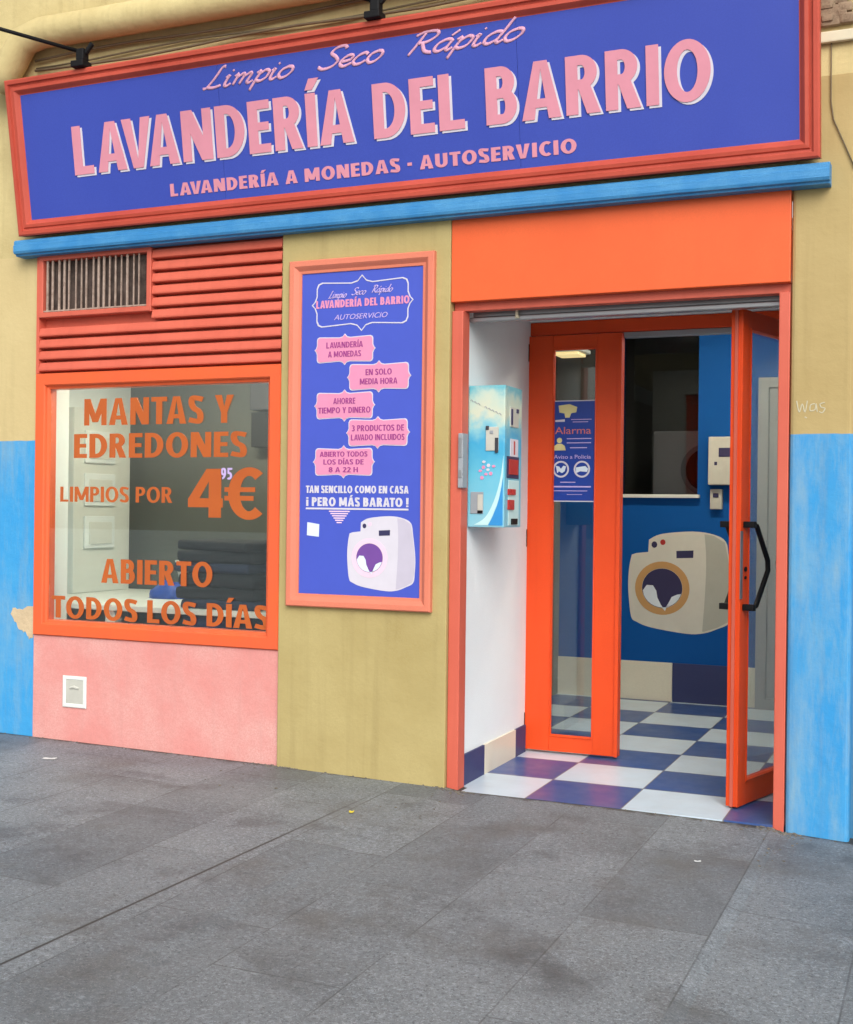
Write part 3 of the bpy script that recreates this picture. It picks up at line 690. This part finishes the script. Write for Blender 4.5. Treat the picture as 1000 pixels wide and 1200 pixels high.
for a_, b_ in ((-2.74, -2.372), (-2.37, -1.866), (-1.358, -1.27)): bx('skirting_tile', 'cream', bld, a_, b_, 3.335, 3.35, 0, .285, bev=.002)
dr = MB().box(-1.255, -.53, 3.31, 3.35, 0, 2.33, bev=.004).frame(-1.265, -.525, 0, 2.36, [(0, 3.349), (0, 3.29), (.07, 3.29), (.08, 3.315)]).build('back_door', 'doorgrey', bld)
MB().tube([(-1.13, 3.31, 1.05), (-1.13, 3.26, 1.05), (-1.03, 3.26, 1.05)], .01, 8).build('handle', 'steel', dr, True)

# room behind the display window
MB().box(-5.60, -5.43, .25, 1.6, .0, 2.6).build('display_wall', 'vest', bld)
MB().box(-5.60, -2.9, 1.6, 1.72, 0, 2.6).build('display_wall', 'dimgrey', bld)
MB().box(-5.60, -2.75, .25, 1.6, 2.45, 2.6).build('display_ceiling', 'vest', bld)
MB().box(-2.90, -2.75, .25, 1.6, 0, 2.45).build('display_wall', 'greywall', bld)

# neighbouring building past the pier
nb = thing('neighbour_building', 'dark navy neighbouring front at the right edge past the tan and blue pier', 'building', (0, .5, 0))
MB().box(-.39, 4, 0, .3, -.4, 6.5).build('wall', 'tan', nb)
MB().box(-.388, 4, -.12, -.001, -.4, .47, bev=.004).build('plinth', 'sidewall', nb)

# ------------------------------------------------------------------ shop sign
A = math.atan2(.132, .848)
sg = thing('shop_sign', 'long tilted blue fascia sign in a salmon frame reading LAVANDERÍA DEL BARRIO', 'shop sign', (0, -.10, 2.934), (A, 0, 0))
U0, U1, VH = -4.944, -.536, .862
MB().frame(U0, U1, 0, VH, [(.0, .06), (0, -.002), (.008, -.008), (.026, -.008), (.030, .004), (.040, .006), (.046, -.002), (.062, -.004), (.070, .004), (.082, .018), (.092, .022), (.094, .05)]).build('frame', 'signframe', sg)
for a_, b_ in ((U0+.085, -3.552), (-3.5505, -1.902), (-1.9005, U1-.085)): bx('board', 'signblue', sg, a_, b_, .02, .05, .085, VH-.085)
# wedge carcass between board and wall
k = MB(); b_ = bmesh.new()
pts = [(.055, .02), (.055, VH-.01), (.055+.165, VH-.03), (.085, .03)]
L0 = [b_.verts.new((U0+.02, y, z)) for y, z in pts]; L1 = [b_.verts.new((U1-.02, y, z)) for y, z in pts]
for i in range(4):
    j = (i+1) % 4; b_.faces.new((L0[i], L0[j], L1[j], L1[i]))
b_.faces.new(L0); b_.faces.new(list(reversed(L1))); k._add(b_); k.build('carcass', 'signframe', sg)
YB = .02
signtext('LAVANDERÍA DEL BARRIO', -4.518, -1.0, .303, .566, YB-.0030, .0022, 'white', sg, name='letter_shadow', dy=(.012, -.011), w=.2, gap=.085)
signtext('LAVANDERÍA DEL BARRIO', -4.518, -1.0, .303, .566, YB-.0065, .0030, 'pinkprint', sg, w=.2, gap=.085)
signtext('LAVANDERÍA A MONEDAS · AUTOSERVICIO', -3.897, -1.625, .133, .199, YB-.003, .0025, 'pinkprint', sg, w=.23, gap=.11)
script('Limpio', -3.645, -3.10, .662, .098, YB-.001, 'palepink', sg, pen=.0092)
script('Seco', -2.956, -2.595, .672, .098, YB-.001, 'palepink', sg, pen=.0092)
script('Rápido', -2.460, -1.865, .676, .098, YB-.001, 'palepink', sg, pen=.0092)

# sign floodlights on arms
def lamp_arm(x, label):
    t = thing('sign_lamp', label, 'lamp', (x, -.232, 3.786), group='floodlight arms on top of the shop sign')
    MB().box(-.042, .042, -.04, .04, .0, .035, bev=.006).box(-.018, .034, -.026, .024, .035, .102, bev=.008).tube([(.03, 0, .08), (.075, 0, .125)], .014, 8).build('bracket', 'black', t)
    MB().tube([(0, 0, .09), (-.32, -.30, .158), (-.62, -.58, .222)], .0105, 10).build('arm', 'black', t, True)
    MB().box(-.74, -.52, -.72, -.58, .17, .30, bev=.012).build('lamp_head', 'black', t)
    return t
lamp_arm(-4.405, 'black floodlight arm on top of the sign at its left end, whole arm in view')
lamp_arm(-2.62, 'black floodlight bracket above the middle of the sign, cut by the photo edge')

# ------------------------------------------------------------------ painted pipe, cables, conduit on the upper wall
pts = [(-5.02, -.09, 2.95), (-5.02, -.09, 3.85), (-5.0, -.09, 3.97), (-4.93, -.09, 4.06), (-4.8, -.09, 4.09), (-4.5, -.09, 4.085), (-.2, -.09, 4.07)]
tag(MB().tube([(-5.12, -.08, 2.2+1.6), (-5.06, -.085, 3.9)]+pts[2:], .085, 16).build('wall_pipe', 'yellow_up', None, True), 'thick yellow painted pipe bending along the wall above the sign', 'pipe')
cb = MB()
random.seed(11)
for i in range(4):
    z = 3.86+.035*i
    P = [(-4.9+.35*j, -.02-.01*(i % 2), z+.012*math.sin(j*1.3+i*2)+.012*j*(1 if i % 2 else -.2)*.2) for j in range(13)]
    cb.tube(P, .006+.002*(i % 2), 6)
tag(cb.build('cable_bundle', 'cable', None, True), 'thin grey cables clipped to the wall just above the sign', 'cables')
hole = MB(); random.seed(4)
for i in range(34):
    x = random.uniform(-.54, -.42); z = random.uniform(3.52, 3.9); s = random.uniform(.012, .03)
    hole.box(x-s*1.5, x+s*1.5, -.02-random.uniform(0, .02), .01, z-s, z+s, bev=s*.5, seg=2)
hole.build('broken_masonry', 'brick', bld)
tag(MB().box(-.60, -.36, -.03, -.004, 3.455, 3.503, bev=.006).build('cable_trunking', 'pvc'), 'short cream plastic cable trunking on the wall right of the sign', 'conduit')
tag(MB().tube([(-.503, -.010, 3.455), (-.502, -.008, 3.2), (-.49, -.008, 3.12), (-.44, -.008, 3.0), (-.40, -.008, 2.90)], .003, 8).build('wall_cable', 'cable', None, True),
    'thin brown cable hanging from the cream trunking beside the sign', 'cable')

# ------------------------------------------------------------------ framed poster
ps = thing('wall_poster', 'tall blue laundry poster in a salmon frame on the olive pilaster', 'poster', (0, -.022, 0))
MB().frame(-3.186, -2.364, .880, 2.676, [(0, 0), (0, -.028), (.006, -.034), (.030, -.034), (.038, -.028), (.052, -.016), (.066, -.014), (.068, -.004)]).build('frame', 'posterframe', ps)
bx('panel', 'posterblue', ps, -3.122, -2.428, -.008, -.001, .944, 2.612)
PY = -.008
def cart(x0, x1, z0, z1, inset=0.0, pt=.014, n=6):
    """cartouche outline: soft notched corners and a point in the middle of each side"""
    x0 += inset; x1 -= inset; z0 += inset; z1 -= inset
    a, b, c, d = x0+pt, x1-pt, z0+pt, z1-pt; xm, zm = (x0+x1)/2, (z0+z1)/2; r_ = pt*1.1
    P = []
    def q(*p): P.extend(p)
    q((a, c+r_), (a+r_*.3, c+r_*.3), (a+r_, c)); q((xm-pt*2.2, c+pt*.35), (xm-pt*.9, c), (xm, z0), (xm+pt*.9, c), (xm+pt*2.2, c+pt*.35))
    q((b-r_, c), (b-r_*.3, c+r_*.3), (b, c+r_)); q((b, zm-pt*1.6), (x1-pt*.6, zm-pt*.6), (x1, zm), (x1-pt*.6, zm+pt*.6), (b, zm+pt*1.6))
    q((b, d-r_), (b-r_*.3, d-r_*.3), (b-r_, d)); q((xm+pt*2.2, d-pt*.35), (xm+pt*.9, d), (xm, z1), (xm-pt*.9, d), (xm-pt*2.2, d-pt*.35))
    q((a+r_, d), (a+r_*.3, d-r_*.3), (a, d-r_)); q((a, zm+pt*1.6), (x0+pt*.6, zm+pt*.6), (x0, zm), (x0+pt*.6, zm-pt*.6), (a, zm-pt*1.6))
    return P
MB().ring(cart(-3.061, -2.482, 2.298, 2.587, 0, .028), cart(-3.061, -2.482, 2.298, 2.587, .007, .027), PY-.002, PY+.001).build('cartouche_outline', 'white', ps)
script('Limpio', -2.965, -2.86, 2.475, .036, PY-.001, 'lilac', ps, pen=.0028); script('Seco', -2.83, -2.75, 2.485, .036, PY-.001, 'lilac', ps, pen=.0028); script('Rápido', -2.715, -2.60, 2.49, .036, PY-.001, 'lilac', ps, pen=.0028)
signtext('LAVANDERÍA DEL BARRIO', -3.035, -2.505, 2.425, 2.465, PY-.002, .0015, 'cartouche', ps, w=.24)
text('AUTOSERVICIO', -2.93, -2.625, 2.362, 2.388, PY-.002, .0015, 'lilac', ps, bold=0, shear=.3)
CT = [(-3.042, -2.690, 2.127, 2.290, ['LAVANDERÍA', 'A MONEDAS']), (-2.851, -2.489, 1.981, 2.145, ['EN SOLO', 'MEDIA HORA']),
      (-3.040, -2.688, 1.837, 2.003, ['AHORRE', 'TIEMPO Y DINERO']), (-2.852, -2.492, 1.695, 1.862, ['3 PRODUCTOS DE', 'LAVADO INCLUIDOS']),
      (-3.044, -2.686, 1.545, 1.716, ['ABIERTO TODOS', 'LOS DÍAS DE', '8 A 22 H'])]
for i, (x0, x1, z0, z1, lines) in enumerate(CT):
    dy = -.0012*(i % 2)
    e_ = MB().poly(cart(x0, x1, z0, z1, 0, .014), PY-.0016+dy, PY+.001+dy).build('cartouche', 'white', ps)
    MB().poly(cart(x0, x1, z0, z1, .005, .0135), PY-.0030+dy, PY-.0017+dy).build('face', 'cartouche', e_)
    nl = len(lines); hh = .03 if nl == 2 else .026; gap = .047 if nl == 2 else .04
    xm, zm = (x0+x1)/2, (z0+z1)/2
    for q, s in enumerate(lines):
        zc = zm+(nl-1)*gap/2-q*gap; wd = min(.30, .021*len(s))
        signtext(s, xm-wd/2, xm+wd/2, zc-hh/2, zc+hh/2, PY-.0045+dy, .001, 'redink', e_, w=.17)
signtext('TAN SENCILLO COMO EN CASA', -3.083, -2.497, 1.470, 1.508, PY-.002, .0015, 'white', ps, w=.24)
signtext('¡ PERO MÁS BARATO !', -3.080, -2.497, 1.402, 1.448, PY-.002, .0015, 'white', ps, w=.24)
MB().box(-3.082, -2.497, PY-.002, PY+.001, 1.385, 1.394).build('underline', 'white', ps)
ar = MB()
for q in range(6): ar.box(-2.946+.009*q, -2.827-.009*q, PY-.0015, PY+.001, 1.373-.0115*q, 1.379-.0115*q)
ar.build('arrow_mark', 'ring', ps)
stk = MB().poly([(-3.074, 1.25), (-3.004, 1.243), (-3.002, 1.308), (-3.072, 1.318)], PY-.0015, PY+.001).build('sticker', 'paleblue', ps)

def washer(parent, x0, x1, z0, z1, y, s, body, ring, drum, foam, panel, knob, d=.0015):
    X = lambda u: x0+(u-40)/900*(x1-x0); Z = lambda v: z1-(v-105)/905*(z1-z0)
    out = [(70, 322), (110, 308), (215, 295)]+spline([(220, 185), (330, 132), (600, 105), (780, 130), (880, 190), (908, 330), (940, 600), (935, 780), (915, 900), (820, 955), (700, 1000), (550, 1010), (250, 970), (120, 925), (70, 880), (46, 700), (40, 560), (50, 420), (69, 325)], 4)
    b = MB().poly([(X(u), Z(v)) for u, v in out], y-d, y+d).build('washer_picture', body, parent)
    MB().poly([(X(u), Z(v)) for u, v in spline([(700, 128), (716, 330), (712, 620), (690, 985)], 5)]+[(X(u), Z(v)) for u, v in ((705, 985), (815, 945), (905, 893), (930, 780), (934, 600), (900, 330), (872, 196), (775, 138))], y-1.5*d, y-d*.9).build('side_panel', 'sideprint' if body == 'beige' else 'lilacgrey', b)
    def disc(r_, n=40, f=1.0): return [(X(340+r_*math.cos(2*math.pi*i/n)), Z(615+r_*f*math.sin(2*math.pi*i/n))) for i in range(n)]
    MB().ring(disc(238), disc(178), y-2*d, y-d*.9).build('porthole_ring', ring, b)
    MB().poly(disc(176), y-1.9*d, y-d*.9).build('drum', drum, b)
    fo = [(166, 625), (205, 590), (260, 592), (290, 640), (300, 700), (330, 760), (368, 818), (395, 750), (425, 690), (470, 668), (512, 650)]
    arc = [(340+172*math.cos(a), 615+172*math.sin(a)) for a in [math.pi*(.06+.88*i/14) for i in range(15)]]
    MB().poly([(X(u), Z(v)) for u, v in fo[1:-1]+[(505, 660)]+arc[1:-1]+[(172, 640)]], y-3*d, y-1.95*d).build('foam', foam, b)
    MB().poly([(X(u), Z(v)) for u, v in ((460, 280), (608, 272), (606, 338), (462, 345))], y-2*d, y-d*.9).build('display', panel, b)
    MB().poly([(X(268+26*math.cos(i*.7)), Z(228+30*math.sin(i*.7))) for i in range(9)], y-2*d, y-d*.9).build('knob', panel, b)
    MB().poly([(X(342+24*math.cos(i*.7)), Z(205+26*math.sin(i*.7))) for i in range(9)], y-2*d, y-d*.9).build('knob', knob, b)
    return b
washer(ps, -2.838, -2.456, .976, 1.355, PY, 1, 'white', 'ring', 'purple', 'paleblue', 'ink', 'ring', .0008)

# ------------------------------------------------------------------ soap dispenser, intercom, alarm notice, vent cover, shutter
vd = thing('soap_dispenser', 'turquoise wall mounted vending dispenser on the white vestibule wall', 'vending machine', (-2.25, .14, 1.305))
W_, D_, H_ = .20, .26, .715
def dispenser_print():
    ma, t, b = _new('dispenser_print')
    co = t.nodes.new('ShaderNodeTexCoord').outputs['Object']
    sep = t.nodes.new('ShaderNodeSeparateXYZ'); t.links.new(co, sep.inputs[0])
    n_ = noise(t, co, 7, 4, .6)
    ad = t.nodes.new('ShaderNodeMath'); ad.operation = 'MULTIPLY_ADD'; ad.inputs[1].default_value = .30
    t.links.new(n_, ad.inputs[0]); t.links.new(sep.outputs['Z'], ad.inputs[2])
    cr = t.nodes.new('ShaderNodeValToRGB'); t.links.new(ad.outputs[0], cr.inputs[0])
    E = cr.color_ramp.elements
    E[0].position = .15; E[0].color = (*fc(150, 212, 230), 1); E[1].position = .86; E[1].color = (*fc(120, 200, 214), 1)
    for p, c in ((.42, (112, 204, 232)), (.58, (76, 182, 226)), (.66, (150, 214, 226)), (.72, (222, 230, 206)), (.80, (204, 228, 214))):
        e = E.new(p); e.color = (*fc(*c), 1)
    t.links.new(cr.outputs[0], b.inputs['Base Color']); b.inputs['Roughness'].default_value = .4; b.inputs['Specular IOR Level'].default_value = .35
    return ma
MB().box(.004, W_, .0, D_, 0, H_, bev=.006).build('body', dispenser_print(), vd)
sw_ = spline([(.04, .012), (.10, .05), (.145, .13), (.178, .24), (.194, .36)], 6)
sw2 = spline([(.194, .27), (.184, .20), (.168, .13), (.14, .06), (.115, .012)], 6)
MB().poly(sw_+sw2, -.002, .001).build('swoosh', 'aquapale', vd)
MB().poly([(.120, .010)]+[(.194, .010)]+[(p[0], p[1]-.006) for p in sw2[2:-1]], -.0018, .001).build('corner_print', 'aquablue', vd)
t_ = MB(); random.seed(9)
for q in range(9):
    if q == 3: t_.build('script_line', 'midgrey', vd); t_ = MB(); continue
    t_.tube([(.014+.019*q, -.0015, .640-.0088*q), (.020+.019*q, -.0015, .644-.0088*q), (.028+.019*q, -.0015, .633-.0088*q)], .0022, 6, .3)
t_.build('script_line', 'midgrey', vd)
sl_ = MB().box(.100, .168, -.006, .002, .385, .505, bev=.003).build('coin_mechanism', 'plastic', vd)
bx('coin_slot', 'darkgrey', sl_, .150, .168, -.009, -.0065, .375, .450, bev=.002)
bx('coin_slot', 'darkgrey', sl_, .100, .118, -.009, -.0065, .490, .510, bev=.002)
bx('reject_button', 'midgrey', sl_, .122, .140, -.009, -.0065, .470, .486, bev=.002)
bx('instruction_label', 'aquapale', vd, .104, .124, -.0022, .001, .395, .48)
for q in range(9):
    a = q*2.4; R_ = .012+.0042*q; x = .1+R_*math.cos(a); z = .29+R_*math.sin(a)*1.1
    MB().poly([(x+.010*math.cos(k*math.pi/3+q), z+.010*math.sin(k*math.pi/3+q)*(.7+.3*(q % 2))) for k in range(6)], -.0018-.0002*q, -.0006).build('price_bubble', 'cartouche' if q % 3 else 'white', vd)
text('0,50', .07, .13, .278, .304, -.0045, .001, 'redink', vd, bold=0, name='price') if False else None
tr_ = MB().box(.020, .090, -.004, .002, .068, .178, bev=.003).build('return_cup', 'midgrey', vd)
bx('cup_flap', 'plastic', tr_, .060, .088, -.007, -.0045, .085, .165, bev=.002)
bx('cup_recess', 'black', tr_, .060, .088, -.007, -.0045, .07, .084, bev=.002)
# narrow face towards the vestibule (x = W_)
def side(name, ma, y0, y1, z0, z1, x=.004, bev=.002): return MB().box(W_-.002, W_+x, y0, y1, z0, z1, bev=bev).build(name, ma, vd)
sp1 = side('product_window', 'plastic', .07, .20, .51, .61)
for q in ((.08, .1, .52, .60), (.16, .19, .585, .605)): bx('window_trim', 'ink', sp1, W_+.0045, W_+.008, *q)
side('sticker', 'white', .08, .20, .36, .45, .0025)
side('sticker', 'redplastic', .13, .15, .37, .44, .0035)
sp2 = side('selection_panel', 'ink', .03, .21, .25, .36)
MB().box(W_+.0045, W_+.008, .05, .19, .268, .345, bev=.002).build('selection_display', 'redplastic', sp2)
side('button', 'redplastic', .05, .10, .165, .195, .01); side('button', 'redplastic', .11, .15, .165, .195, .01); side('button', 'redplastic', .05, .13, .09, .14, .01)
side('pale_strip', 'aquapale', .06, .22, .01, .24, .002)
side('outlet', 'black', .10, .19, .015, .045, .008)

ic = thing('intercom', 'small grey metal box on the salmon door jamb beside the dispenser', 'intercom', (-2.226, -.002, 1.50))
MB().box(-.012, .014, -.016, .05, 0, .27, bev=.004).build('case', 'midgrey', ic)
for q in ((.15, .25), (.05, .09)): bx('button', 'steel', ic, -.007, .008, -.0195, -.0165, *q, bev=.001)

al = thing('alarm_notice', 'blue alarm warning notice stuck on the narrow orange door glass', 'notice', (-2.118, 1.118, 1.452))
bx('backing', 'white', al, -.004, .262, 0, .003, -.006, .574)
bx('sheet', 'alarmblue', al, 0, .258, -.002, -.0005, 0, .568)
def at(s, x0, x1, z0, h, ma, bold=.01): return text(s, x0, x1, z0, z0+h, -.0035, .0014, ma, al, bold=0)
cm_ = MB().poly([(.045, .545), (.11, .552), (.155, .535), (.15, .505), (.12, .50), (.11, .475), (.085, .475), (.08, .5), (.05, .505)], -.004, -.0022).build('camera_icon', 'yellowprint', al)
MB().poly([(.026, .462), (.082, .466), (.082, .452), (.026, .452)], -.004, -.0022).build('camera_base', 'white', cm_)
MB().box(.12, .24, -.0035, -.0022, .462, .466).box(.13, .22, -.0035, -.0022, .448, .452).build('small_print', 'lilac', al)
at('Alarma', .024, .238, .382, .04, 'alarmred', .03)
pi = MB().poly([(.03+.022+.016*math.cos(i*.7), .345+.016*math.sin(i*.7)) for i in range(9)], -.0035, -.0022)
pi.poly([(.014, .288), (.09, .288), (.084, .312), (.066, .326), (.04, .326), (.02, .312)], -.0035, -.0022).build('guard_icon', 'yellowprint', al)
MB().box(.096, .24, -.0035, -.0022, .352, .357).box(.096, .238, -.0035, -.0022, .328, .333).box(.115, .215, -.0035, -.0022, .30, .305).build('small_print', 'lilac', al)
at('Aviso a Policía', .02, .238, .240, .022, 'lilac', .012)
for cx in (.063, .187):
    cc = lambda r_: [(cx+r_*math.cos(i*math.pi/12), .18+r_*math.sin(i*math.pi/12)) for i in range(24)]
    rg = MB().ring(cc(.048), cc(.038), -.0042, -.0022).build('round_icon', 'white', al)
    if cx < .1: MB().poly([(cx-.03, .20), (cx-.012, .196), (cx, .182), (cx+.014, .2), (cx+.03, .196), (cx+.022, .168), (cx+.006, .158), (cx-.012, .168), (cx-.022, .158)], -.0036, -.0022).build('symbol', 'paleblue', rg)
    else: MB().poly([(cx-.035, .19), (cx+.02, .198), (cx+.036, .182), (cx+.03, .164), (cx-.01, .168), (cx-.034, .158)], -.0036, -.0022).build('symbol', 'paleblue', rg)
MB().box(.06, .15, -.0035, -.0022, .103, .108).box(.02, .24, -.0035, -.0022, .076, .084).box(.016, .22, -.0035, -.0022, .054, .058).box(.1, .19, -.0035, -.0022, .034, .037).build('small_print', 'lilac', al)

vc = thing('vent_cover', 'small square white vent cover on the pink plinth', 'vent cover', (-4.583, -.005, .325))
MB().frame(-.083, .083, -.09, .09, [(0, 0), (0, -.006), (.004, -.009), (.018, -.009), (.022, -.005), (.022, 0)]).build('rim', 'cabinet', vc)
MB().box(-.062, .062, -.005, -.001, -.069, .069, bev=.002).tube([(-.03, -.004, .02), (0, -.007, .028), (.03, -.004, .02)], .008, 8).build('plate', 'plastic', vc)

rs = thing('roller_shutter', 'steel roller shutter wound up inside the top of the doorway', 'shutter', (0, .11, 2.335))
k = MB()
for q in range(5): k.box(-2.222, -.716, .012+.003*(q % 2), .03+.003*(q % 2), .026+.06*q, .082+.06*q, bev=.007)
k.build('slats', 'steel', rs)
MB().box(-2.236, -.716, 0, .05, 0, .024, bev=.005).build('bottom_bar', 'steel', rs)
MB().tube([(-1.98, -.012, .012), (-1.98, -.012, .045)], .008, 8).box(-1.99, -1.97, -.012, .001, .008, .02).build('latch', 'pvc', rs)

# ------------------------------------------------------------------ inside the shop
wd = thing('wall_decal', 'big washing machine sticker on the blue wall inside the shop', 'wall sticker', (0, 3.35, 0))
washer(wd, -2.205, -1.44, .505, 1.255, -.002, 1, 'beige', 'tanring', 'ink', 'paleblue', 'ink', 'redplastic', .0012)
cb1 = thing('control_box', 'larger grey white control box on the blue wall inside, with dark screen', 'control box', (-1.606, 3.35, 1.595), group='coin control boxes on the back wall')
MB().box(0, .24, -.11, 0, 0, .345, bev=.008).build('case', 'plastic', cb1)
MB().box(.075, .2, -.114, -.1105, .2, .265, bev=.002).box(.045, .065, -.114, -.1105, .14, .165, bev=.002).build('screen', 'ink', cb1)
cb2 = thing('control_box', 'small grey white box below the larger control box, with dark display', 'control box', (-1.6, 3.35, 1.42), group='coin control boxes on the back wall')
MB().box(0, .085, -.05, 0, 0, .145, bev=.005).build('case', 'plastic', cb2)
MB().box(.022, .062, -.054, -.0505, .085, .115, bev=.001).build('screen', 'ink', cb2)
dm = thing('dryer_machine', 'dim white front loading machine seen through the hatch in the back wall', 'dryer', (-2.12, 3.75, 0))
MB().box(0, .72, 0, .6, 0, 2.02, bev=.015).build('body', 'cabinet', dm)
def circ(cx, cz, r_, n=32): return [(cx+r_*math.cos(2*math.pi*i/n), cz+r_*math.sin(2*math.pi*i/n)) for i in range(n)]
MB().ring(circ(.42, 1.72, .2), circ(.42, 1.72, .165), -.03, .002).build('door_ring', 'steel', dm)
MB().poly(circ(.42, 1.72, .165), -.012, .002).build('door_glass', 'black', dm)
def ceiling_lamp(x, y, z, label, hw=.3, rod=0, glow='lamp'):
    t = thing('ceiling_lamp', label, 'lamp', (x, y, z), group='warm ceiling lamps inside the shop')
    MB().box(-hw, hw, -.12, .12, -.03, 0, bev=.008).build('housing', 'cabinet', t)
    if rod: MB().tube([(0, 0, 0), (0, 0, rod)], .01, 8).build('rod', 'steel', t)
    MB().box(-hw+.03, hw-.03, -.1, .1, -.05, -.0305, bev=.006).build('diffuser', glow, t)
ceiling_lamp(-2.50, 2.75, 2.545, 'warm lit ceiling lamp seen through the top of the narrow door glass', .12, .315, 'warmlamp')
ceiling_lamp(-1.45, 2.2, 2.86, 'added unseen ceiling lamp brightening the middle of the shop above the doorway head', .45)  # unseen lamp added because the shop came out too dark
ceiling_lamp(-4.2, .75, 2.45, 'added unseen ceiling lamp brightening the room behind the display window', .5)  # another added lamp, out of view, lifts the display room

# behind the display window
for nz, zz in enumerate((0,)):
    tw = thing('dryer_tower', 'white machine tower with square doors behind the left of the display window', 'dryer', (-5.43, .92, .0))
    MB().box(0, .06, 0, .60, .8, 2.05, bev=.01).build('body', 'cabinet', tw)
    for q in range(3):
        z = 1.10+.29*q
        MB().box(.0605, .075, .1, .42, z, z+.22, bev=.006).build('door', 'vest', tw)
        MB().box(.0755, .082, .14, .38, z+.03, z+.18, bev=.003).build('door', 'cabinet', tw)
bn = thing('folding_table', 'long white table inside the display window', 'table', (0, .62, 0))
MB().box(-5.42, -2.92, -.30, .96, .765, .80, bev=.006).build('tabletop', 'cabinet', bn)
for x in (-4.62, -3.42): MB().box(x-.035, x+.035, -.27, -.2, 0, .764, bev=.004).build('leg', 'cabinet', bn)
fb = thing('blanket_stack', 'stack of black folded blankets on the white table at the right of the window', 'blankets', (-3.88, .55, .801))
random.seed(21); z_ = 0
for q in range(6):
    hh = random.uniform(.05, .085); ox = random.uniform(-.03, .03)
    k = MB().box(-.26+ox, .26+ox, -.2, .2, z_, z_+hh, bev=hh*.42, seg=3)
    for v in k.bm.verts: v.co.z += .012*mn.noise(v.co*7); v.co.x += .02*mn.noise(v.co*5+Vector((q, 0, 0)))
    k.xform(Matrix.Rotation(random.uniform(-.12, .12), 4, 'Z')); k.build('blanket', 'bag' if q % 3 else 'navycloth', fb, True); z_ += hh+.001
dk = thing('wall_monitor', 'dark box on the grey wall at the upper right behind the window', 'monitor', (-4.36, 1.6, 1.80))
MB().box(0, .26, -.12, 0, .25, .47, bev=.006).build('upper_case', 'darkgrey', dk)
MB().box(0, .26, -.10, 0, 0, .235, bev=.006).build('case', 'bag', dk)
ba = thing('laundry_basket', 'pale grey wicker basket behind the stack of blankets in the window', 'basket', (-4.45, 1.15, .801))
MB().tube([(0, 0, 0), (0, 0, .02), (0, 0, .2), (0, 0, .24)], [.15, .17, .21, .22], 20).build('shell', 'plastic', ba, True)
tb = thing('blue_tub', 'blue plastic tub under the white table in the display window', 'tub', (-4.05, .75, .40))
k = MB().tube([(0, 0, 0), (0, 0, .02), (0, 0, .30), (0, 0, .33)], [.15, .20, .26, .28], 24).build('shell', 'bluecloth', tb, True)
bc = MB(); b_ = bmesh.new(); bmesh.ops.create_icosphere(b_, subdivisions=3, radius=1)
for v in b_.verts:
    q = v.co.copy(); f = 1+.2*mn.noise(q*2.1); v.co = Vector((q.x*.14*f, q.y*.1*f, max(0, q.z)*.11*f))
bc._add(b_); o = bc.build('folded_cloth', 'bluecloth', None, True); o.location = (-4.62, .95, .801)
tag(o, 'small heap of blue cloth on the white table in the window', 'cloth')

# ------------------------------------------------------------------ litter
def gz(x, y):
    for i in range(len(GX)-1):
        if GX[i] <= x <= GX[i+1]: return GZ[i]+(GZ[i+1]-GZ[i])*(x-GX[i])/(GX[i+1]-GX[i])+y*.004
def scrap(name, x, y, w_, d_, ma, label, cat, curl=.003):
    b = bmesh.new(); n = 5
    V = [[b.verts.new((w_*(i/n-.5)*(1+.15*math.sin(j*2.1)), d_*(j/n-.5)*(1+.2*math.sin(i*1.7)), .002+curl*((i/n-.5)**2*3+(j/n-.4)**2*2))) for i in range(n+1)] for j in range(n+1)]
    for j in range(n):
        for i in range(n): b.faces.new((V[j][i], V[j][i+1], V[j+1][i+1], V[j+1][i]))
    k = MB(); k._add(b); o = k.build(name, ma, None, True); o.location = (x, y, gz(x, y)); o.rotation_euler = (0, 0, rad(20))
    tag(o, label, cat); return o
scrap('paper_scrap', -4.39, -.44, .07, .035, 'paper', 'white paper scrap on the pavement before the pink plinth', 'litter')
scrap('leaf_scrap', -2.476, -.667, .022, .026, 'leafy', 'small yellow scrap on the pavement before the olive pilaster', 'litter', .005)
scrap('cigarette_end', -.914, -.685, .026, .016, 'paper', 'tiny white scrap on the pavement before the doorway', 'litter')

random.seed(31)
gk = MB()
for i in range(420):
    x = random.choice((random.uniform(-5.6, -.4), random.gauss(-3.24, .08), random.gauss(-2.26, .06), random.gauss(-.66, .05)))
    y = -abs(random.gauss(.004, .03))-.004
    if random.random() < .15: y = -random.uniform(.05, .6)
    if y > -.03 and -2.29 < x < -2.2: y -= .01
    sz = random.uniform(.0015, .0055); z = gz(min(max(x, -8), .9), y)
    gk.box(x-sz*random.uniform(.8, 2), x+sz, y-sz, y+sz, z-.001, z+sz*random.uniform(.6, 1.4), bev=sz*.45, seg=1)
go = gk.build('grit', 'grit'); go['kind'] = 'stuff'; go['label'] = 'fine grit and dust lying along the foot of the walls'; go['category'] = 'grit'
